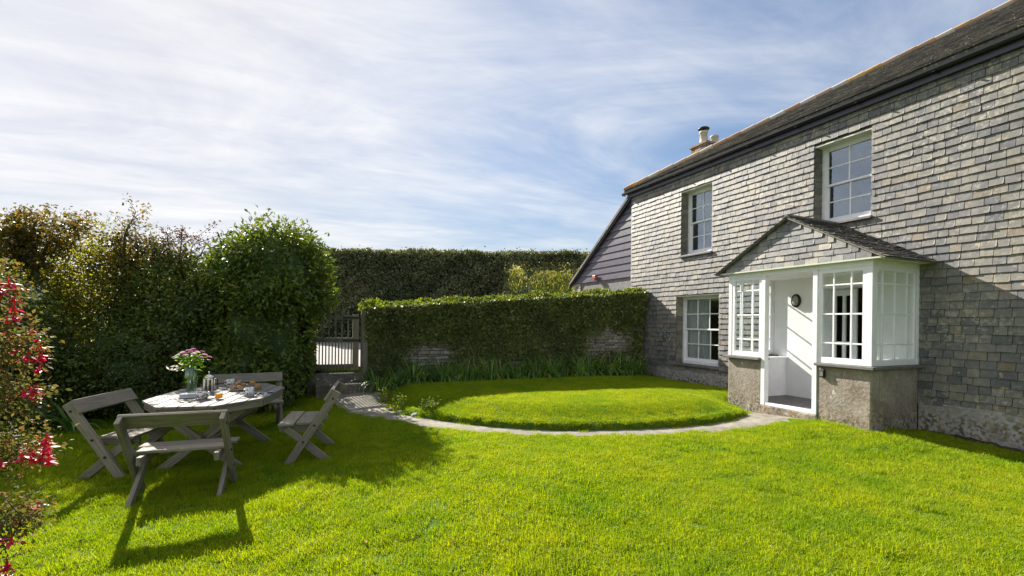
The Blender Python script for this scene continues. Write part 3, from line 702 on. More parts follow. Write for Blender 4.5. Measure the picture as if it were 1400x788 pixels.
MAT['white_flower']=leafmat('white_petal',[(0,(.7,.7,.66)),(1,(.85,.85,.82))],.3,.5)

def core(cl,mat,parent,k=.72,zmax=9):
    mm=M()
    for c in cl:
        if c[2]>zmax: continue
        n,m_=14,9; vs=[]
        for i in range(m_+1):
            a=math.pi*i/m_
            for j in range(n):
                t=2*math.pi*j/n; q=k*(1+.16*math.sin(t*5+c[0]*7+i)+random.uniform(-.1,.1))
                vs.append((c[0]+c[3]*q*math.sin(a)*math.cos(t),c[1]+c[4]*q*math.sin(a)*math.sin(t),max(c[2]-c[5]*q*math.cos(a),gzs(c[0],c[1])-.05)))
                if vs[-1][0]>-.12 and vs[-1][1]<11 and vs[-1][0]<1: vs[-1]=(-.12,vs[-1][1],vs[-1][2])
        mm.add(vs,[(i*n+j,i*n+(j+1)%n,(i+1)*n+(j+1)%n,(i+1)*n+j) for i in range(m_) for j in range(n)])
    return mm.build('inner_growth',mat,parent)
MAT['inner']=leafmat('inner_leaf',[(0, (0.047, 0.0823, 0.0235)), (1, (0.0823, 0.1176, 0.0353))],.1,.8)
def bush(name,label,cl,n,mat,size,group='shrubs along the left hedge',base=None,tips=3,**k):
    c0=cl[0]; bx,by=(base or (c0[0],c0[1])); bz=gzs(bx,by)
    e=empty(name,(0,0,0),0,label,'shrub',group)
    ck=k.pop('core',.58); zm=k.pop('zmax',2.2)
    crown('crown',cl,n,mat,e,size,**k)
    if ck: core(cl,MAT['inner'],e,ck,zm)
    tp=[(c[0]+random.uniform(-.2,.2),c[1]+random.uniform(-.2,.2),c[2]) for c in cl[:tips]]
    stems('trunk',(bx,by,bz-.05),tp,.045,MAT['bark'],e,twigs=4,tl=.5)
    return e
# big rounded laurel beside the gate
def dome(cx,cy,z0,rx,ry,h,n,r,seed):
    rs=random.Random(seed); out=[]
    for i in range(n):
        a=rs.uniform(0,2*math.pi); u=rs.uniform(0,1)**.6; zz=rs.uniform(.12,1)
        k=math.sqrt(max(0,1-zz**2.6)); out.append((cx+rx*k*math.cos(a),cy+ry*k*math.sin(a),z0+h*zz*.93,r*rs.uniform(.8,1.2),r*rs.uniform(.8,1.2),r*rs.uniform(.7,1.0),1))
    return out
lc=[(-.72,9.75,2.35,.98,.95,1.05,5),(-.8,9.7,1.2,1.05,.95,1.1,4)]+dome(-.72,9.7,.1,.95,.85,3.2,26,.36,5)
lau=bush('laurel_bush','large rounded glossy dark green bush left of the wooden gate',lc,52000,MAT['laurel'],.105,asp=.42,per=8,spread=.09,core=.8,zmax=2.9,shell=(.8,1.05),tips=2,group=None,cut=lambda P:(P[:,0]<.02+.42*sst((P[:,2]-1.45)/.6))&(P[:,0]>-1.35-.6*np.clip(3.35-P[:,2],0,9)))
# shrubs of the left boundary
def blob(cx,cy,top,rx,ry,n=8,seed=0,r=.4,low=.1):
    return [(cx,cy,(top+low)/2,rx*.8,ry*.8,(top-low)/2,n*.6)]+dome(cx,cy,low,rx*.85,ry*.8,top-low,n,r,seed)
bush('evergreen_shrub','dense dark evergreen shrub with red berries between laurel and yellow green bush',blob(-2.25,9.9,2.72,.95,.9,12,1),34000,MAT['evergreen'],.075,asp=.55)
bush('golden_shrub','yellow green leafy shrub behind the flower vase',blob(-3.3,10.2,2.75,1.0,.9,12,2),17000,MAT['yellowgreen'],.07,asp=.6,shell=(.4,1.15),core=0)
bush('mixed_shrub','mid green bramble like shrub with bright leaf edges behind left bench',blob(-4.5,10.2,2.6,1.1,.9,12,3),20000,MAT['yellowgreen'],.06,asp=.6,shell=(.4,1.15),core=0)
e=bush('white_flowering_shrub','green shrub carrying a patch of small white flowers beside the fuchsia',blob(-4.2,8.9,2.0,.8,.7,10,4,.32),22000,MAT['evergreen'],.05,asp=.6)
P,O,r_=sprig_points([(-4.0,8.55,1.93,.40,.2,.15,1)],300,5,.05); V,F,rr=leaves(P,O,.04,.8,r_); fastmesh('blossom',V,F,rr,MAT['white_flower'],e)
bush('dark_shrub','low dark green shrub filling the shade behind the table',blob(-2.6,9.2,1.35,.9,.6,10,6,.3),16000,MAT['evergreen'],.055,asp=.5)
bush('dark_shrub','low shaded shrub behind the left bench under the hedge',blob(-3.7,8.9,1.2,.7,.5,8,16,.3),12000,MAT['evergreen'],.055,asp=.5)
bush('hedge_shrub','tangled olive shrub at the far left behind the fuchsia',blob(-5.6,9.2,2.5,1.2,.9,12,7),26000,MAT['yellowgreen'],.05,asp=.6)
bush('hedge_shrub','dark evergreen shrub outside the far left edge of the hedge',blob(-7.3,8.4,2.6,1.3,1.1,10,8),12000,MAT['evergreen'],.06)
bush('orange_shrub','tall orange brown leaved shrub top left against the sky',[(-5.6,9.4,2.75,.55,.45,.45,3),(-6.1,9.4,2.5,.5,.45,.4,2),(-5.3,9.4,3.15,.35,.3,.3,2),(-5.75,9.4,3.3,.3,.3,.25,1)],8000,MAT['orange'],.06,spread=.12,asp=.5,shell=(.4,1.15))
def loose(cx,cy,z0,z1,r,n,seed):
    rs=random.Random(seed); return [(cx+rs.uniform(-r,r),cy+rs.uniform(-.3,.3),z0+(z1-z0)*rs.uniform(0,1),rs.uniform(.16,.34),rs.uniform(.15,.3),rs.uniform(.12,.28),1) for _ in range(n)]
bush('tall_shrub','tall loose olive shrub standing behind the left bench',loose(-4.0,10.0,1.6,2.95,.75,18,31),9000,MAT['yellowgreen'],.06,asp=.5,core=0,shell=(.3,1.15),tips=9)
bush('tall_shrub','loose olive and orange shrub at the far left behind the fuchsia',loose(-5.4,9.7,1.8,3.0,.9,20,32),7000,MAT['orange'],.055,asp=.5,core=0,shell=(.3,1.15),tips=9)
bush('tall_shrub','loose bronze tinged shrub between the golden shrub and the laurel',loose(-2.75,10.1,1.9,2.85,.6,15,33),6500,MAT['bronze'],.06,asp=.5,core=0,shell=(.3,1.15),tips=9)
# airy small trees standing above the hedge
def airy(name,label,x,y,z0,tops,n,mat,size,leafn=6):
    e=empty(name,(0,0,0),0,label,'tree','small airy trees above the hedge')
    bz=gzs(x,y); mm=M(); pts=[]
    hub=Vector((x,y,z0)); mm.tube([(x,y,bz-.05),(x+.05,y,(bz+z0)/2),hub],[.05,.04,.03],7)
    for t in tops:
        t=Vector(t); mid=hub.lerp(t,.5)+Vector((random.uniform(-.1,.1),0,random.uniform(-.05,.12))); mm.tube([hub,mid,t],[.024,.013,.004],6)
        for j in range(9):
            b_=hub.lerp(mid,random.random()) if random.random()<.3 else mid.lerp(t,random.random()); d=Vector((random.gauss(0,.22),random.gauss(0,.2),random.uniform(-.02,.3))); mm.tube([b_,b_+d*.6,b_+d],[.007,.004,.002],4)
            for q in range(n): pts.append(b_+d*random.uniform(.3,1.1)+Vector((random.gauss(0,.05),random.gauss(0,.05),random.gauss(0,.04))))
    mm.build('trunk',MAT['bark'],e); P=np.array([tuple(p) for p in pts]); O=rng.normal(0,1,P.shape); O/=np.linalg.norm(O,axis=1)[:,None]
    V,F,rr=leaves(P,O,size,.5,rng.uniform(0,1,len(P))); fastmesh('crown',V,F,rr,mat,e); return e
airy('small_tree','small airy tree with bronze leaves above the left bench',-4.05,9.7,2.35,[(-4.6,9.7,3.0),(-4.3,9.8,3.25),(-4.0,9.6,3.2),(-3.85,9.7,3.0),(-3.55,9.6,3.1),(-3.6,9.8,2.75),(-4.5,9.6,2.7),(-4.2,9.6,2.85)],85,MAT['bronze'],.06)
airy('small_tree','slender upright sprig tree rising behind the golden shrub',-3.0,9.9,2.4,[(-2.85,9.9,3.45),(-3.1,9.9,3.0),(-2.75,9.8,2.95),(-2.95,9.9,3.2)],26,MAT['bronze'],.06)
airy('small_tree','reddish leaved small tree immediately left of the laurel top',-2.2,10.0,2.3,[(-2.45,10,3.2),(-2.0,9.9,3.05),(-2.2,10,3.3),(-1.8,9.9,3.0),(-2.5,9.9,2.8)],32,leafmat('plum_leaf',[(0,(.06,.05,.03)),(.6,(.15,.06,.04)),(1,(.2,.1,.03))],.4),.05)
airy('bare_tree','thin tree with mostly bare grey twigs between orange shrub and bronze tree',-5.0,9.8,2.2,[(-5.2,9.8,3.0),(-4.9,9.8,3.1),(-5.05,9.8,2.95),(-4.7,9.8,2.9),(-4.85,9.8,2.7)],1,MAT['bronze'],.04)
# fern under the hedge
def strap_clump(name,label,group,n,L0,w_,mat,spread=.12,cat='plant'):
    e=empty(name,(0,0,0),0,label,cat,group); V=[];Fq=[];rr=[];
    for i in range(n):
        a=random.uniform(0,2*math.pi); ln=L0*random.uniform(.6,1.15); lean=random.uniform(.15,1.0); r0=random.uniform(0,spread); x=r0*math.cos(a);y=r0*math.sin(a); k=7
        da=np.array([math.cos(a),math.sin(a),0]); sd_=np.array([-math.sin(a),math.cos(a),0]); p=np.array([x,y,-.02]); ang=math.pi/2-lean*.35; b=len(V); r_=random.random()
        for j in range(k+1):
            wd=w_*(1-(j/k)**2.2)*.5+.001; V+= [p+sd_*wd,p-sd_*wd]; rr+=[r_,r_]
            p=p+(da*math.cos(ang)+np.array([0,0,1])*math.sin(ang))*ln/k; ang-=lean*.52
        Fq+=[(b+2*j,b+2*j+1,b+2*j+3,b+2*j+2) for j in range(k)]
    fastmesh('leaves',np.array(V),np.array(Fq),np.array(rr),mat,e); return e
protos=[strap_clump('strap_leaf_plant','',None,80,.66,.024,MAT['strap'],.22) for _ in range(3)]
spots=[]; x=1.2
while x<7.95: spots.append((x,9.34+random.uniform(-.1,.1))); x+=random.uniform(.24,.36)
for i,(x,y) in enumerate(spots):
    c=protos[i] if i<3 else copy_tree(protos[i%3])
    c.location=(x,y,gzs(x,y)); c.rotation_euler=(0,0,random.uniform(0,6.28)); s=random.uniform(.8,1.25); c.scale=(s,s,s)
    tag(c,'clump of arching green strap leaves at the foot of the ivy covered wall','plant','strap leaved plants along the wall foot')
fern=strap_clump('fern','bright arching fern in the shade behind the left bench',None,22,.6,.06,MAT['strap'],.05,'fern'); fern.location=(-3.1,8.3,gzs(-3.1,8.3))

# ---------------------------------------------------------------- ivy clad garden wall
gw=empty('garden_wall',(0,0,0),0,'rubble stone garden wall between the gate and the house','wall')
def wtop(x): return 1.88+(x-1.0)*.082
q=M(); q.prism([(.98,9.74,.2),(8.08,9.74,.2),(8.08,9.74,wtop(8.08)),(.98,9.74,wtop(.98))],(0,.42,0)); q.build('core',MAT['mortar'],gw)
q=M(); z=.25; row=0
while z<2.5:
    h_=random.uniform(.035,.085); x=1.0
    while x<8.06:
        wd=random.uniform(.08,.32); e_=min(x+wd,8.07)
        if z+h_<wtop(x): 
            t=random.uniform(.02,.055); q.obox(((x+e_)/2,9.74-t/2+.01,z+h_/2),(e_-x-.012,0,random.uniform(-.008,.008)),(0,t+.02,0),(0,0,h_-.012))
        x=e_
    z+=h_
q.build('stones',MAT['stone'],gw)
q=M(); z=.3
while z<1.85:
    h_=random.uniform(.05,.1); q.box(.93,.985,9.72,9.95,z,z+h_-.01); q.box(.93,.985,9.955,10.16,z,z+h_-.01); z+=h_
q.build('end_stones',MAT['stone'],gw)
ivy=empty('ivy',(0,0,0),0,'thick ivy covering the garden wall with sunlit leaves along its top','climbing plant')
n=52000; x=rng.uniform(.95,8.02,n); tz=wtop(x); z=.38+rng.uniform(0,1,n)**.8*(tz-.38)
# bare patches low down show the stones
bare=np.exp(-(((x-2.35)/.6)**2+((z-.9)/.3)**2)**2)+np.exp(-(((x-6.9)/.85)**2+((z-1.15)/.42)**2)**2)+.22*np.exp(-(((x-4.9)/.8)**2+((z-1.3)/.3)**2)**2)
nz=vnoise(x,z*1.3,4.5,2)+.5*vnoise(x,z,11,5)
k=(rng.uniform(0,1,n)>bare*1.05-.12*nz)&(nz+rng.normal(0,.2,n)>-.85-(z/tz-.5)*.9)
x,z,tz=x[k],z[k],tz[k]; dep=.03+.16*np.clip((z/tz-.55)/.45,0,1)+.05*vnoise(x,z,5,3)
P=np.stack([x,9.70-np.abs(dep)*rng.uniform(.5,1.3,len(x)),z],1); O=np.tile([0,-1,.1],(len(P),1))
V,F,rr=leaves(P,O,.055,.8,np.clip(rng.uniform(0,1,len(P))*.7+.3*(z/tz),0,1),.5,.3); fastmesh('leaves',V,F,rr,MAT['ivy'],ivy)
n=16000; x=rng.uniform(.88,8.05,n); y=rng.uniform(9.5,10.3,n); hh=.10+.06*vnoise(x,y,5,1)+.05*vnoise(x,y,13,7)
z=wtop(x)-.05+rng.uniform(0,1,n)*hh*(1-((y-9.9)/.42)**2)*1.3; P=np.stack([x,y,z],1); O=np.stack([rng.normal(0,.4,n),rng.normal(-.1,.4,n),np.ones(n)],1)
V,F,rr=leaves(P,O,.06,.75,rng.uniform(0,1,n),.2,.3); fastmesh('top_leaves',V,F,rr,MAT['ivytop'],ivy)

# ---------------------------------------------------------------- gate
gate=empty('picket_gate',(0,9.82,.57),0,'weathered wooden picket gate with dense lower bars above the steps','gate')
for xa,xb in ((.74,.86),(-.06,.03)):
    q=M(); q.box(xa,xb,-.03,.03,.02,1.16); q.build('stile',MAT['gate_wood'],gate,bevel=.005)
for z0,z1 in ((.07,.15),(.60,.68),(1.05,1.13)):
    q=M(); q.box(.03,.74,-.022,.022,z0,z1); q.build('rail',MAT['gate_wood'],gate,bevel=.004)
nb=12
for i in range(nb):
    x=.055+i*(.66/(nb-1)); top=1.24 if i%2==0 else .66
    q=M(); q.box(x-.012,x+.012,-.045,-.024,.03,top); q.build('bar',MAT['gate_wood'],gate)
for z in (.63,1.09):
    q=M(); q.box(.55,.92,-.05,-.044,z-.018,z+.018); q.build('hinge',MAT['metal'],gate)
gp=M(); gp.tube([(0,0,-.1),(0,0,1.28),(0,0,1.35),(0,0,1.38)],[.075,.075,.06,.02],12)
g_=gp.build('gate_post',MAT['gate_wood'],None); g_.location=(.955,9.66,.45); tag(g_,'round topped weathered gate post at the end of the ivy wall','post')
gp=M(); gp.box(-.05,.05,-.05,.05,-.1,1.25); g_=gp.build('gate_post',MAT['gate_wood'],None,bevel=.01); g_.location=(-.13,9.84,.45); tag(g_,'square gate post half hidden by the laurel bush','post')
# stones along the path edge by the steps
stp=[(1.14,8.9),(1.16,8.55),(1.18,8.2),(1.22,7.85),(1.32,7.5),(1.5,7.2)]
for i,(x,y) in enumerate(stp):
    q=M(); s=random.uniform(.05,.09); q.ball((0,0,0),s*1.3,s,s*.6,9,6,None,.12); o=q.build('edging_stone',MAT['stone']); o.location=(x,y,gzs(x-.1,y)+.02); o.rotation_euler=(0,0,random.random()*6)
    tag(o,'rough edging stone beside the path below the gate','stone','edging stones beside the path')
# weeds on the mound's corner
for (x,y,s) in ((1.22,8.35,.13),(1.3,7.7,.10),(1.7,7.1,.07)):
    e=empty('weed',(0,0,0),0,'leafy weed growing at the edge of the raised lawn beside the path','weed','weeds along the path edge'); z=gzs(x+.05,y)
    crown('leaves',[(x,y,z+s*.6,s,s,s*.8,1)],420,MAT['ivytop'],e,.03,.8,6,.03)

# ---------------------------------------------------------------- far hedge beyond the lane, with gaps
hd=empty('tall_hedge',(0,0,0),0,'tall clipped dark hedge beyond the lane with two gaps near its right end','hedge')
LA=Vector((-6.0,24.2,0)); 
def hpt(l,o,z):  # l along (view-lateral), o outwards from front face
    return np.stack([8.0+.916*l+.4*o, 18.3-.4*l+.916*o, z],1)
def gap(l,z): 
    g1=((l-.22)/.42)**2+((z-3.55)/.62)**2<1+.35*vnoise(l,z,9,2)
    g2=((l-1.9)/1.25)**2+((z-3.42)/.55)**2<1+.35*vnoise(l,z,7,4)
    return g1|g2
n=70000; l=rng.uniform(-9.5,4.2,n); zt=4.68+.07*vnoise(l,l,2,1)+.06*vnoise(l,l*2,8,3); z=.6+rng.uniform(0,1,n)*(zt-.6)
o_=rng.uniform(-.25,.15,n)+.2*vnoise(l,z,2.2,6)+.1*vnoise(l,z,6,1); k=~gap(l,z)
P=hpt(l[k],o_[k],z[k]); O=np.tile([-.4,-.9,.25],(len(P),1)); 
V,F,rr=leaves(P,O,.10,.7,np.clip(.5*rng.uniform(0,1,k.sum())+.5*(.5+.5*vnoise(l[k],z[k],1.6,9)),0,1),.3,.4); fastmesh('front_leaves',V,F,rr,MAT['hedge'],hd)
n=16000; l=rng.uniform(-9.5,4.2,n); o_=rng.uniform(-.2,1.1,n); z=4.62+rng.uniform(-.1,.12,n)+.08*vnoise(l,l,2,1)+.08*vnoise(l*2,o_,5,3)-.12*np.abs(o_-.4)**2+(rng.uniform(0,1,n)>.985)*rng.uniform(0,.25,n)
P=hpt(l,o_,z); O=np.tile([0,0,1.],(n,1)); V,F,rr=leaves(P,O,.09,.7,rng.uniform(0,1,n),.1,.4); fastmesh('top_leaves',V,F,rr,leafmat('hedge_top_leaf',[(0,(.04,.05,.02)),(.7,(.10,.11,.035)),(1,(.18,.16,.05))],.4,.5,(1.3,1.3,.7)),hd)
n=22000; l=rng.uniform(-9.5,4.2,n); z=.6+rng.uniform(0,1,n)*4.0; k=~gap(l,z); P=hpt(l[k],rng.uniform(.6,1.1,k.sum()),z[k]); O=np.tile([.4,.9,.2],(len(P),1)); V,F,rr=leaves(P,O,.14,.8,rng.uniform(0,1,len(P)),.3,.4); fastmesh('back_leaves',V,F,rr,MAT['hedge'],hd)
# woody core, with the gaps left open
q=M(); cell=.25
for i in range(int(13.6/cell)):
    for j in range(int(4.0/cell)):
        l0=-9.4+i*cell; z0=.6+j*cell
        if gap(np.array([l0+cell/2]),np.array([z0+cell/2]))[0]: continue
        if any(gap(np.array([l0+cell/2+a_*.3]),np.array([z0+cell/2+b_*.3]))[0] for a_ in (-1,0,1) for b_ in (-1,0,1)): continue
        a=hpt(np.array([l0+cell/2]),np.array([.35]),np.array([z0+cell/2]))[0]
        q.obox(a,(.916*cell,-.4*cell,0),(.4*.3,.916*.3,0),(0,0,cell))
q.build('core',simple('hedge_core',(.03,.03,.02),.95,0,9,.3,.3,.1),hd)
# sunlit bank seen through the gaps
q=M(); nb_=24; vs=[]
for i in range(nb_+1):
    l_=-10+i*22/nb_
    for (o2,zz) in ((2.0,.6),(3.5,2.6),(6,4.3),(10,5.6),(16,6.0)): vs.append(tuple(hpt(np.array([l_]),np.array([o2]),np.array([zz+.1*math.sin(l_*1.3)]))[0]))
q.add(vs,[(i*5+k,(i+1)*5+k,(i+1)*5+k+1,i*5+k+1) for i in range(nb_) for k in range(4)])
tag(q.build('field_bank',simple('field_soil',(.16,.15,.05),.95,0,5,.2,.3,.1),smooth=True),kind='structure')
n=26000; l=rng.uniform(-3,6,n); o2=rng.uniform(2.6,8.5,n); z=np.interp(o2,[2,3.5,6,10],[.6,2.6,4.3,5.6])+rng.uniform(0,.35,n); P=hpt(l,o2,z); O=np.tile([0,0,1.],(n,1))
V,F,rr=leaves(P,O,.2,.2,np.clip(rng.uniform(-.2,.6,n)+(o2-4)*.12,0,1),-.4,.1); tag(fastmesh('bank_grass',V,F,rr,MAT['meadow']),'long yellow green and straw coloured grass on the bank beyond the hedge','grass',kind='stuff')

# ---------------------------------------------------------------- garden furniture
def bench(W,label,loc,rz,badge=False):
    e=empty('bench',(loc[0],loc[1],gzs(*loc)-.012),rz,label,'bench','wooden benches round the garden table')
    wd=MAT['wood']; h=W/2-.022
    for sx in (-1,1):
        x=sx*h
        q=M(); q.beam((x,-.105,.775),(x,.40,-.01),.085,.04,(1,0,0)); q.build('leg',wd,e,bevel=.005)
        x2=sx*(h-.043)
        q=M(); q.beam((x2,-.01,-.01),(x2,.43,.385),.08,.038,(1,0,0)); q.build('leg',wd,e,bevel=.005)
        x3=sx*(h-.0)
        q=M(); q.beam((sx*(h-.084),.06,.372),(sx*(h-.084),.50,.372),.075,.04,(1,0,0)); q.build('bearer',wd,e,bevel=.005)
    for y0,y1 in ((.17,.328),(.342,.50)):
        q=M(); q.box(-W/2+(.045 if y0<.3 else .0),W/2-(.045 if y0<.3 else .0),y0,y1,.412,.440); q.build('seat_plank',wd,e,bevel=.006)
    d=Vector((0,.505,-.785)).normalized(); nrm=Vector((0,.785,.505)).normalized()
    c=Vector((0,-.105,.775))+d*.075+nrm*.060
    q=M(); q.obox(c,(W+.01,0,0),d*.15,nrm*.032); q.build('backrest',wd,e,bevel=.006)
    if badge:
        q=M(); n=20; cc=c-nrm*.017; vs=[cc+Vector((math.cos(t)*.042,0,0))+d*math.sin(t)*.022-nrm*.004 for t in [2*math.pi*i/n for i in range(n)]]
        q.prism(vs,nrm*.005); q.build('badge',simple('badge_green',(.16,.22,.10),.6,0,30,.1),e)
    for sx in (-1,1):
        for (y,z) in ((.13,.41),(.245,.235),(-.06,.70)):
            q=M(); q.tube([(sx*(W/2),y,z),(sx*(W/2+.006),y,z)],.012,8); q.build('bolt',MAT['metal'],e)
    return e
bench(.80,'grey wooden bench nearest the camera, seen from behind with a small oval badge',(-1.10,4.87),R(-4),True)
bench(.84,'grey wooden bench left of the table, tilted view of its backrest',(-2.02,6.25),R(-105))
bench(.74,'grey wooden bench right of the table beside the path',(.205,5.83),R(82))
bench(.9,'grey wooden bench behind the table in front of the laurel',(-.88,7.85),R(186))

tz0=.72; tx,ty,tr=-1.0,6.33,R(-11)
tb=empty('garden_table',(tx,ty,gzs(tx,ty)),tr,'weathered octagonal wooden garden table laid for breakfast','table')
dz=tz0-gzs(tx,ty)
def oy(x): x=abs(x); return .87 if x<.26 else .87-(x-.26)*(.45/.34)
pw=1.2/9
for i in range(9):
    x0=-.6+i*pw+.006; x1=x0+pw-.012; xsb=[x0]+[b_ for b_ in (-.26,.26) if x0<b_<x1]+[x1]
    top=[(x,oy(x),dz-.028) for x in xsb]; bot=[(x,-oy(x),dz-.028) for x in xsb[::-1]]
    q=M(); vs=top[::-1]+bot[::-1]; q.prism(vs,(0,0,.028))
    g0=(random.random()*9,random.random()*9); q.gc=[(v[1]+g0[0],v[0]+g0[1],v[2]) for v in q.v]
    q.build('top_plank',MAT['tabletop_wood'],tb,bevel=.004)
oc=[(.26,.87),(.6,.42),(.6,-.42),(.26,-.87),(-.26,-.87),(-.6,-.42),(-.6,.42),(-.26,.87)]
for i in range(8):
    a=Vector((*oc[i],0))*.955; b_=Vector((*oc[(i+1)%8],0))*.955; q=M(); zc=Vector((0,0,dz-.062)); d=(b_-a)*.98; nn=Vector((-d.y,d.x,0)).normalized()
    q.obox((a+b_)/2+zc,d,nn*.03,(0,0,.066)); q.build('apron',MAT['wood'],tb,bevel=.004)
for y in (-.48,.48):
    s=1 if y>0 else -1
    q=M(); q.beam((-.40,y,-.01),(.40,y,dz-.1),.085,.04,(0,1,0)); q.build('leg',MAT['wood'],tb,bevel=.005)
    q=M(); q.beam((.40,y+.042*s,-.01),(-.40,y+.042*s,dz-.1),.085,.04,(0,1,0)); q.build('leg',MAT['wood'],tb,bevel=.005)
    q=M(); q.box(-.52,.52,y-.045*s-.02,y-.045*s+.02,dz-.1,dz-.029); q.build('cross_bearer',MAT['wood'],tb,bevel=.004)
q=M(); q.box(-.022,.022,-.56,.56,dz*.5-.085,dz*.5-.0); q.build('stretcher',MAT['wood'],tb,bevel=.005)

# ---- breakfast things
def clear(name,col=(1,1,1),rough=.02,ior=1.45):
    m,nt,b,L=newmat(name); b.inputs['Base Color'].default_value=(*col,1); b.inputs['Transmission Weight'].default_value=1; b.inputs['Roughness'].default_value=rough; b.inputs['IOR'].default_value=ior; return m
MAT['tumbler']=glassmat('tumbler_glass',.7); MAT['clear']=glassmat('table_glass',2.2,(.93,.96,.95))
MAT['juice']=leafmat('orange_juice',[(0,(1,.55,.015)),(1,(1,.55,.015))],.5,.5,(1.0,.95,.6),.2)
MAT['steel']=simple('polished_steel',(.72,.72,.72),.14,1,30,.02,.02)
MAT['coffee']=simple('coffee',(.05,.02,.008),.15,0,20,.02,.02)
MAT['china']=simple('white_china',(.78,.77,.73),.2,0,20,.02,.02)
m,nt,b,L=newmat('patterned_china'); g=attr(nt,'gc','Vector')
c=mix(nt,ramp(nt,noise(nt,g,38,3,.6),[(.54,(0,0,0)),(.57,(1,1,1))]),(.78,.76,.70),ramp(nt,noise(nt,g,22,1),[(.4,(.10,.16,.2)),(.5,(.35,.16,.10)),(.6,(.12,.14,.07))],'CONSTANT'))
L.new(c,b.inputs['Base Color']); b.inputs['Roughness'].default_value=.22; MAT['pattern']=m
MAT['blue']=simple('blue_band',(.25,.33,.55),.3,0,20,.02)
MAT['jam']=simple('dark_jam',(.16,.012,.03),.2,0,20,.05)
MAT['pastry']=simple('pastry_crust',(.50,.31,.15),.8,0,26,.35,.6,.2)
MAT['linen']=simple('white_linen',(.78,.78,.78),.85,0,12,.05,.3,.1)
MAT['darklinen']=simple('grey_linen',(.16,.17,.2),.85,0,12,.1,.3,.1)
def item(name,x,y,label,cat,group=None,z=tz0+.001,rz=0): return empty(name,(x,y,z),rz,label,cat,group)
def tumbler(x,y,label,fill):
    e=item('juice_glass',x,y,label,'glass','glasses of orange juice')
    q=M(); q.lathe([(0,0),(.033,0),(.037,.004),(.041,.085),(.0385,.085),(.0345,.014),(0,.012)],n=24); q.build('glass',MAT['tumbler'],e,smooth=True)
    q=M(); q.lathe([(0,.0135),(.033,.0135),(.0355,fill),(0,fill)],n=24); q.build('juice',MAT['juice'],e,smooth=True)
tumbler(-.94,5.86,'glass of orange juice nearest the camera beside the round bowl',.06)
tumbler(-.73,6.94,'glass of orange juice farthest back behind the pastries',.055)
tumbler(-.62,6.47,'glass of orange juice at right just behind the patterned mug',.062)
# vase with bouquet
v_=item('glass_vase',-1.33,6.50,'clear curved glass vase holding pink and white flowers','vase')
q=M(); q.lathe([(0,0),(.045,0),(.05,.01),(.055,.06),(.072,.15),(.075,.20),(.062,.26),(.06,.30),(.057,.30),(.058,.26),(.071,.20),(.068,.15),(.051,.06),(.045,.02),(0,.018)],n=28); q.build('vessel',MAT['clear'],v_,smooth=True)
m,nt,b,L=newmat('vase_water'); nt.nodes.remove(b); t_=nt.nodes.new('ShaderNodeBsdfTransparent'); t_.inputs[0].default_value=(.8,.9,.7,1); L.new(t_.outputs[0],nt.nodes['Material Output'].inputs[0]); 
q=M(); q.lathe([(0,.02),(.044,.02),(.050,.06),(.066,.15),(.069,.175),(0,.176)],n=24); q.build('water',m,v_,smooth=True)
bq=item('bouquet',-1.33,6.50,'bunch of pink and white daisies standing in the glass vase','flowers',z=tz0+.03)
MAT['stemgreen']=leafmat('stem_green',[(0,(.10,.2,.03)),(1,(.2,.34,.04))],.4,.4,(1.3,1.3,.5))
MAT['pink']=leafmat('pink_petal',[(0,(.50,.16,.42)),(.6,(.66,.30,.58)),(1,(.80,.55,.72))],.35,.5)
MAT['petalwhite']=leafmat('pale_petal',[(0,(.72,.68,.62)),(1,(.85,.82,.8))],.35,.5)
heads=[]; q=M()
for i in range(22):
    a=i*2.4; r_=.185*math.sqrt((i+.3)/22); hx,hy=r_*math.cos(a),r_*math.sin(a); hz=.475-r_*r_*2.6+random.uniform(-.012,.012); heads.append((hx,hy,hz))
    q.tube([(random.uniform(-.03,.03),random.uniform(-.03,.03),0),(hx*.12,hy*.12,.25),(hx*.6,hy*.6,.37),(hx,hy,hz)],[.003,.003,.0025,.002],5)
q.build('stems',MAT['stemgreen'],bq)
for i,(hx,hy,hz) in enumerate(heads):
    white=(hx-hy*.3<-.07) or random.random()<.18
    q=M(); n=16; up=Vector((hx*2.2,hy*2.2,1)).normalized(); ax=up.cross(Vector((0,1,.1))).normalized(); ay=up.cross(ax); c=Vector((hx,hy,hz)); R0=random.uniform(.028,.036)
    for L_ in range(2):
        for k in range(n):
            t=2*math.pi*(k+L_*.5)/n; d=ax*math.cos(t)+ay*math.sin(t); s=d.cross(up); rr_=R0*(1-.25*L_)
            q.add([c+up*.003*L_,c+d*rr_*.6+s*.006+up*.006*(1+L_),c+d*rr_+up*(.001+.008*L_),c+d*rr_*.6-s*.006+up*.006*(1+L_)],[(0,1,2,3)])
    q.ball(c+up*.006,.008,.008,.006,8,4); q.build('flower',MAT['petalwhite'] if white else MAT['pink'],bq)
P=np.array([[random.gauss(0,.06),random.gauss(0,.06),random.uniform(.24,.42)] for _ in range(130)]); O=P*[6,6,1]-[0,0,.2]; O/=np.linalg.norm(O,axis=1)[:,None]+1e-6
V,F,rr=leaves(P,O,.06,.35,rng.uniform(0,1,len(P)),.1); fastmesh('leaves',V,F,rr,MAT['stemgreen'],bq)
P=np.array([[random.gauss(0,.025),random.gauss(0,.025),random.uniform(.06,.2)] for _ in range(60)]); O=rng.normal(0,1,P.shape)
V,F,rr=leaves(P,O/2,.045,.3,rng.uniform(0,1,len(P)),.1); fastmesh('lower_leaves',V,F,rr,MAT['stemgreen'],bq)
P=np.array([[-.12+random.gauss(0,.03),-.03+random.gauss(0,.02),random.uniform(.25,.31)] for _ in range(22)]); O=np.tile([-1,0,.1],(22,1))
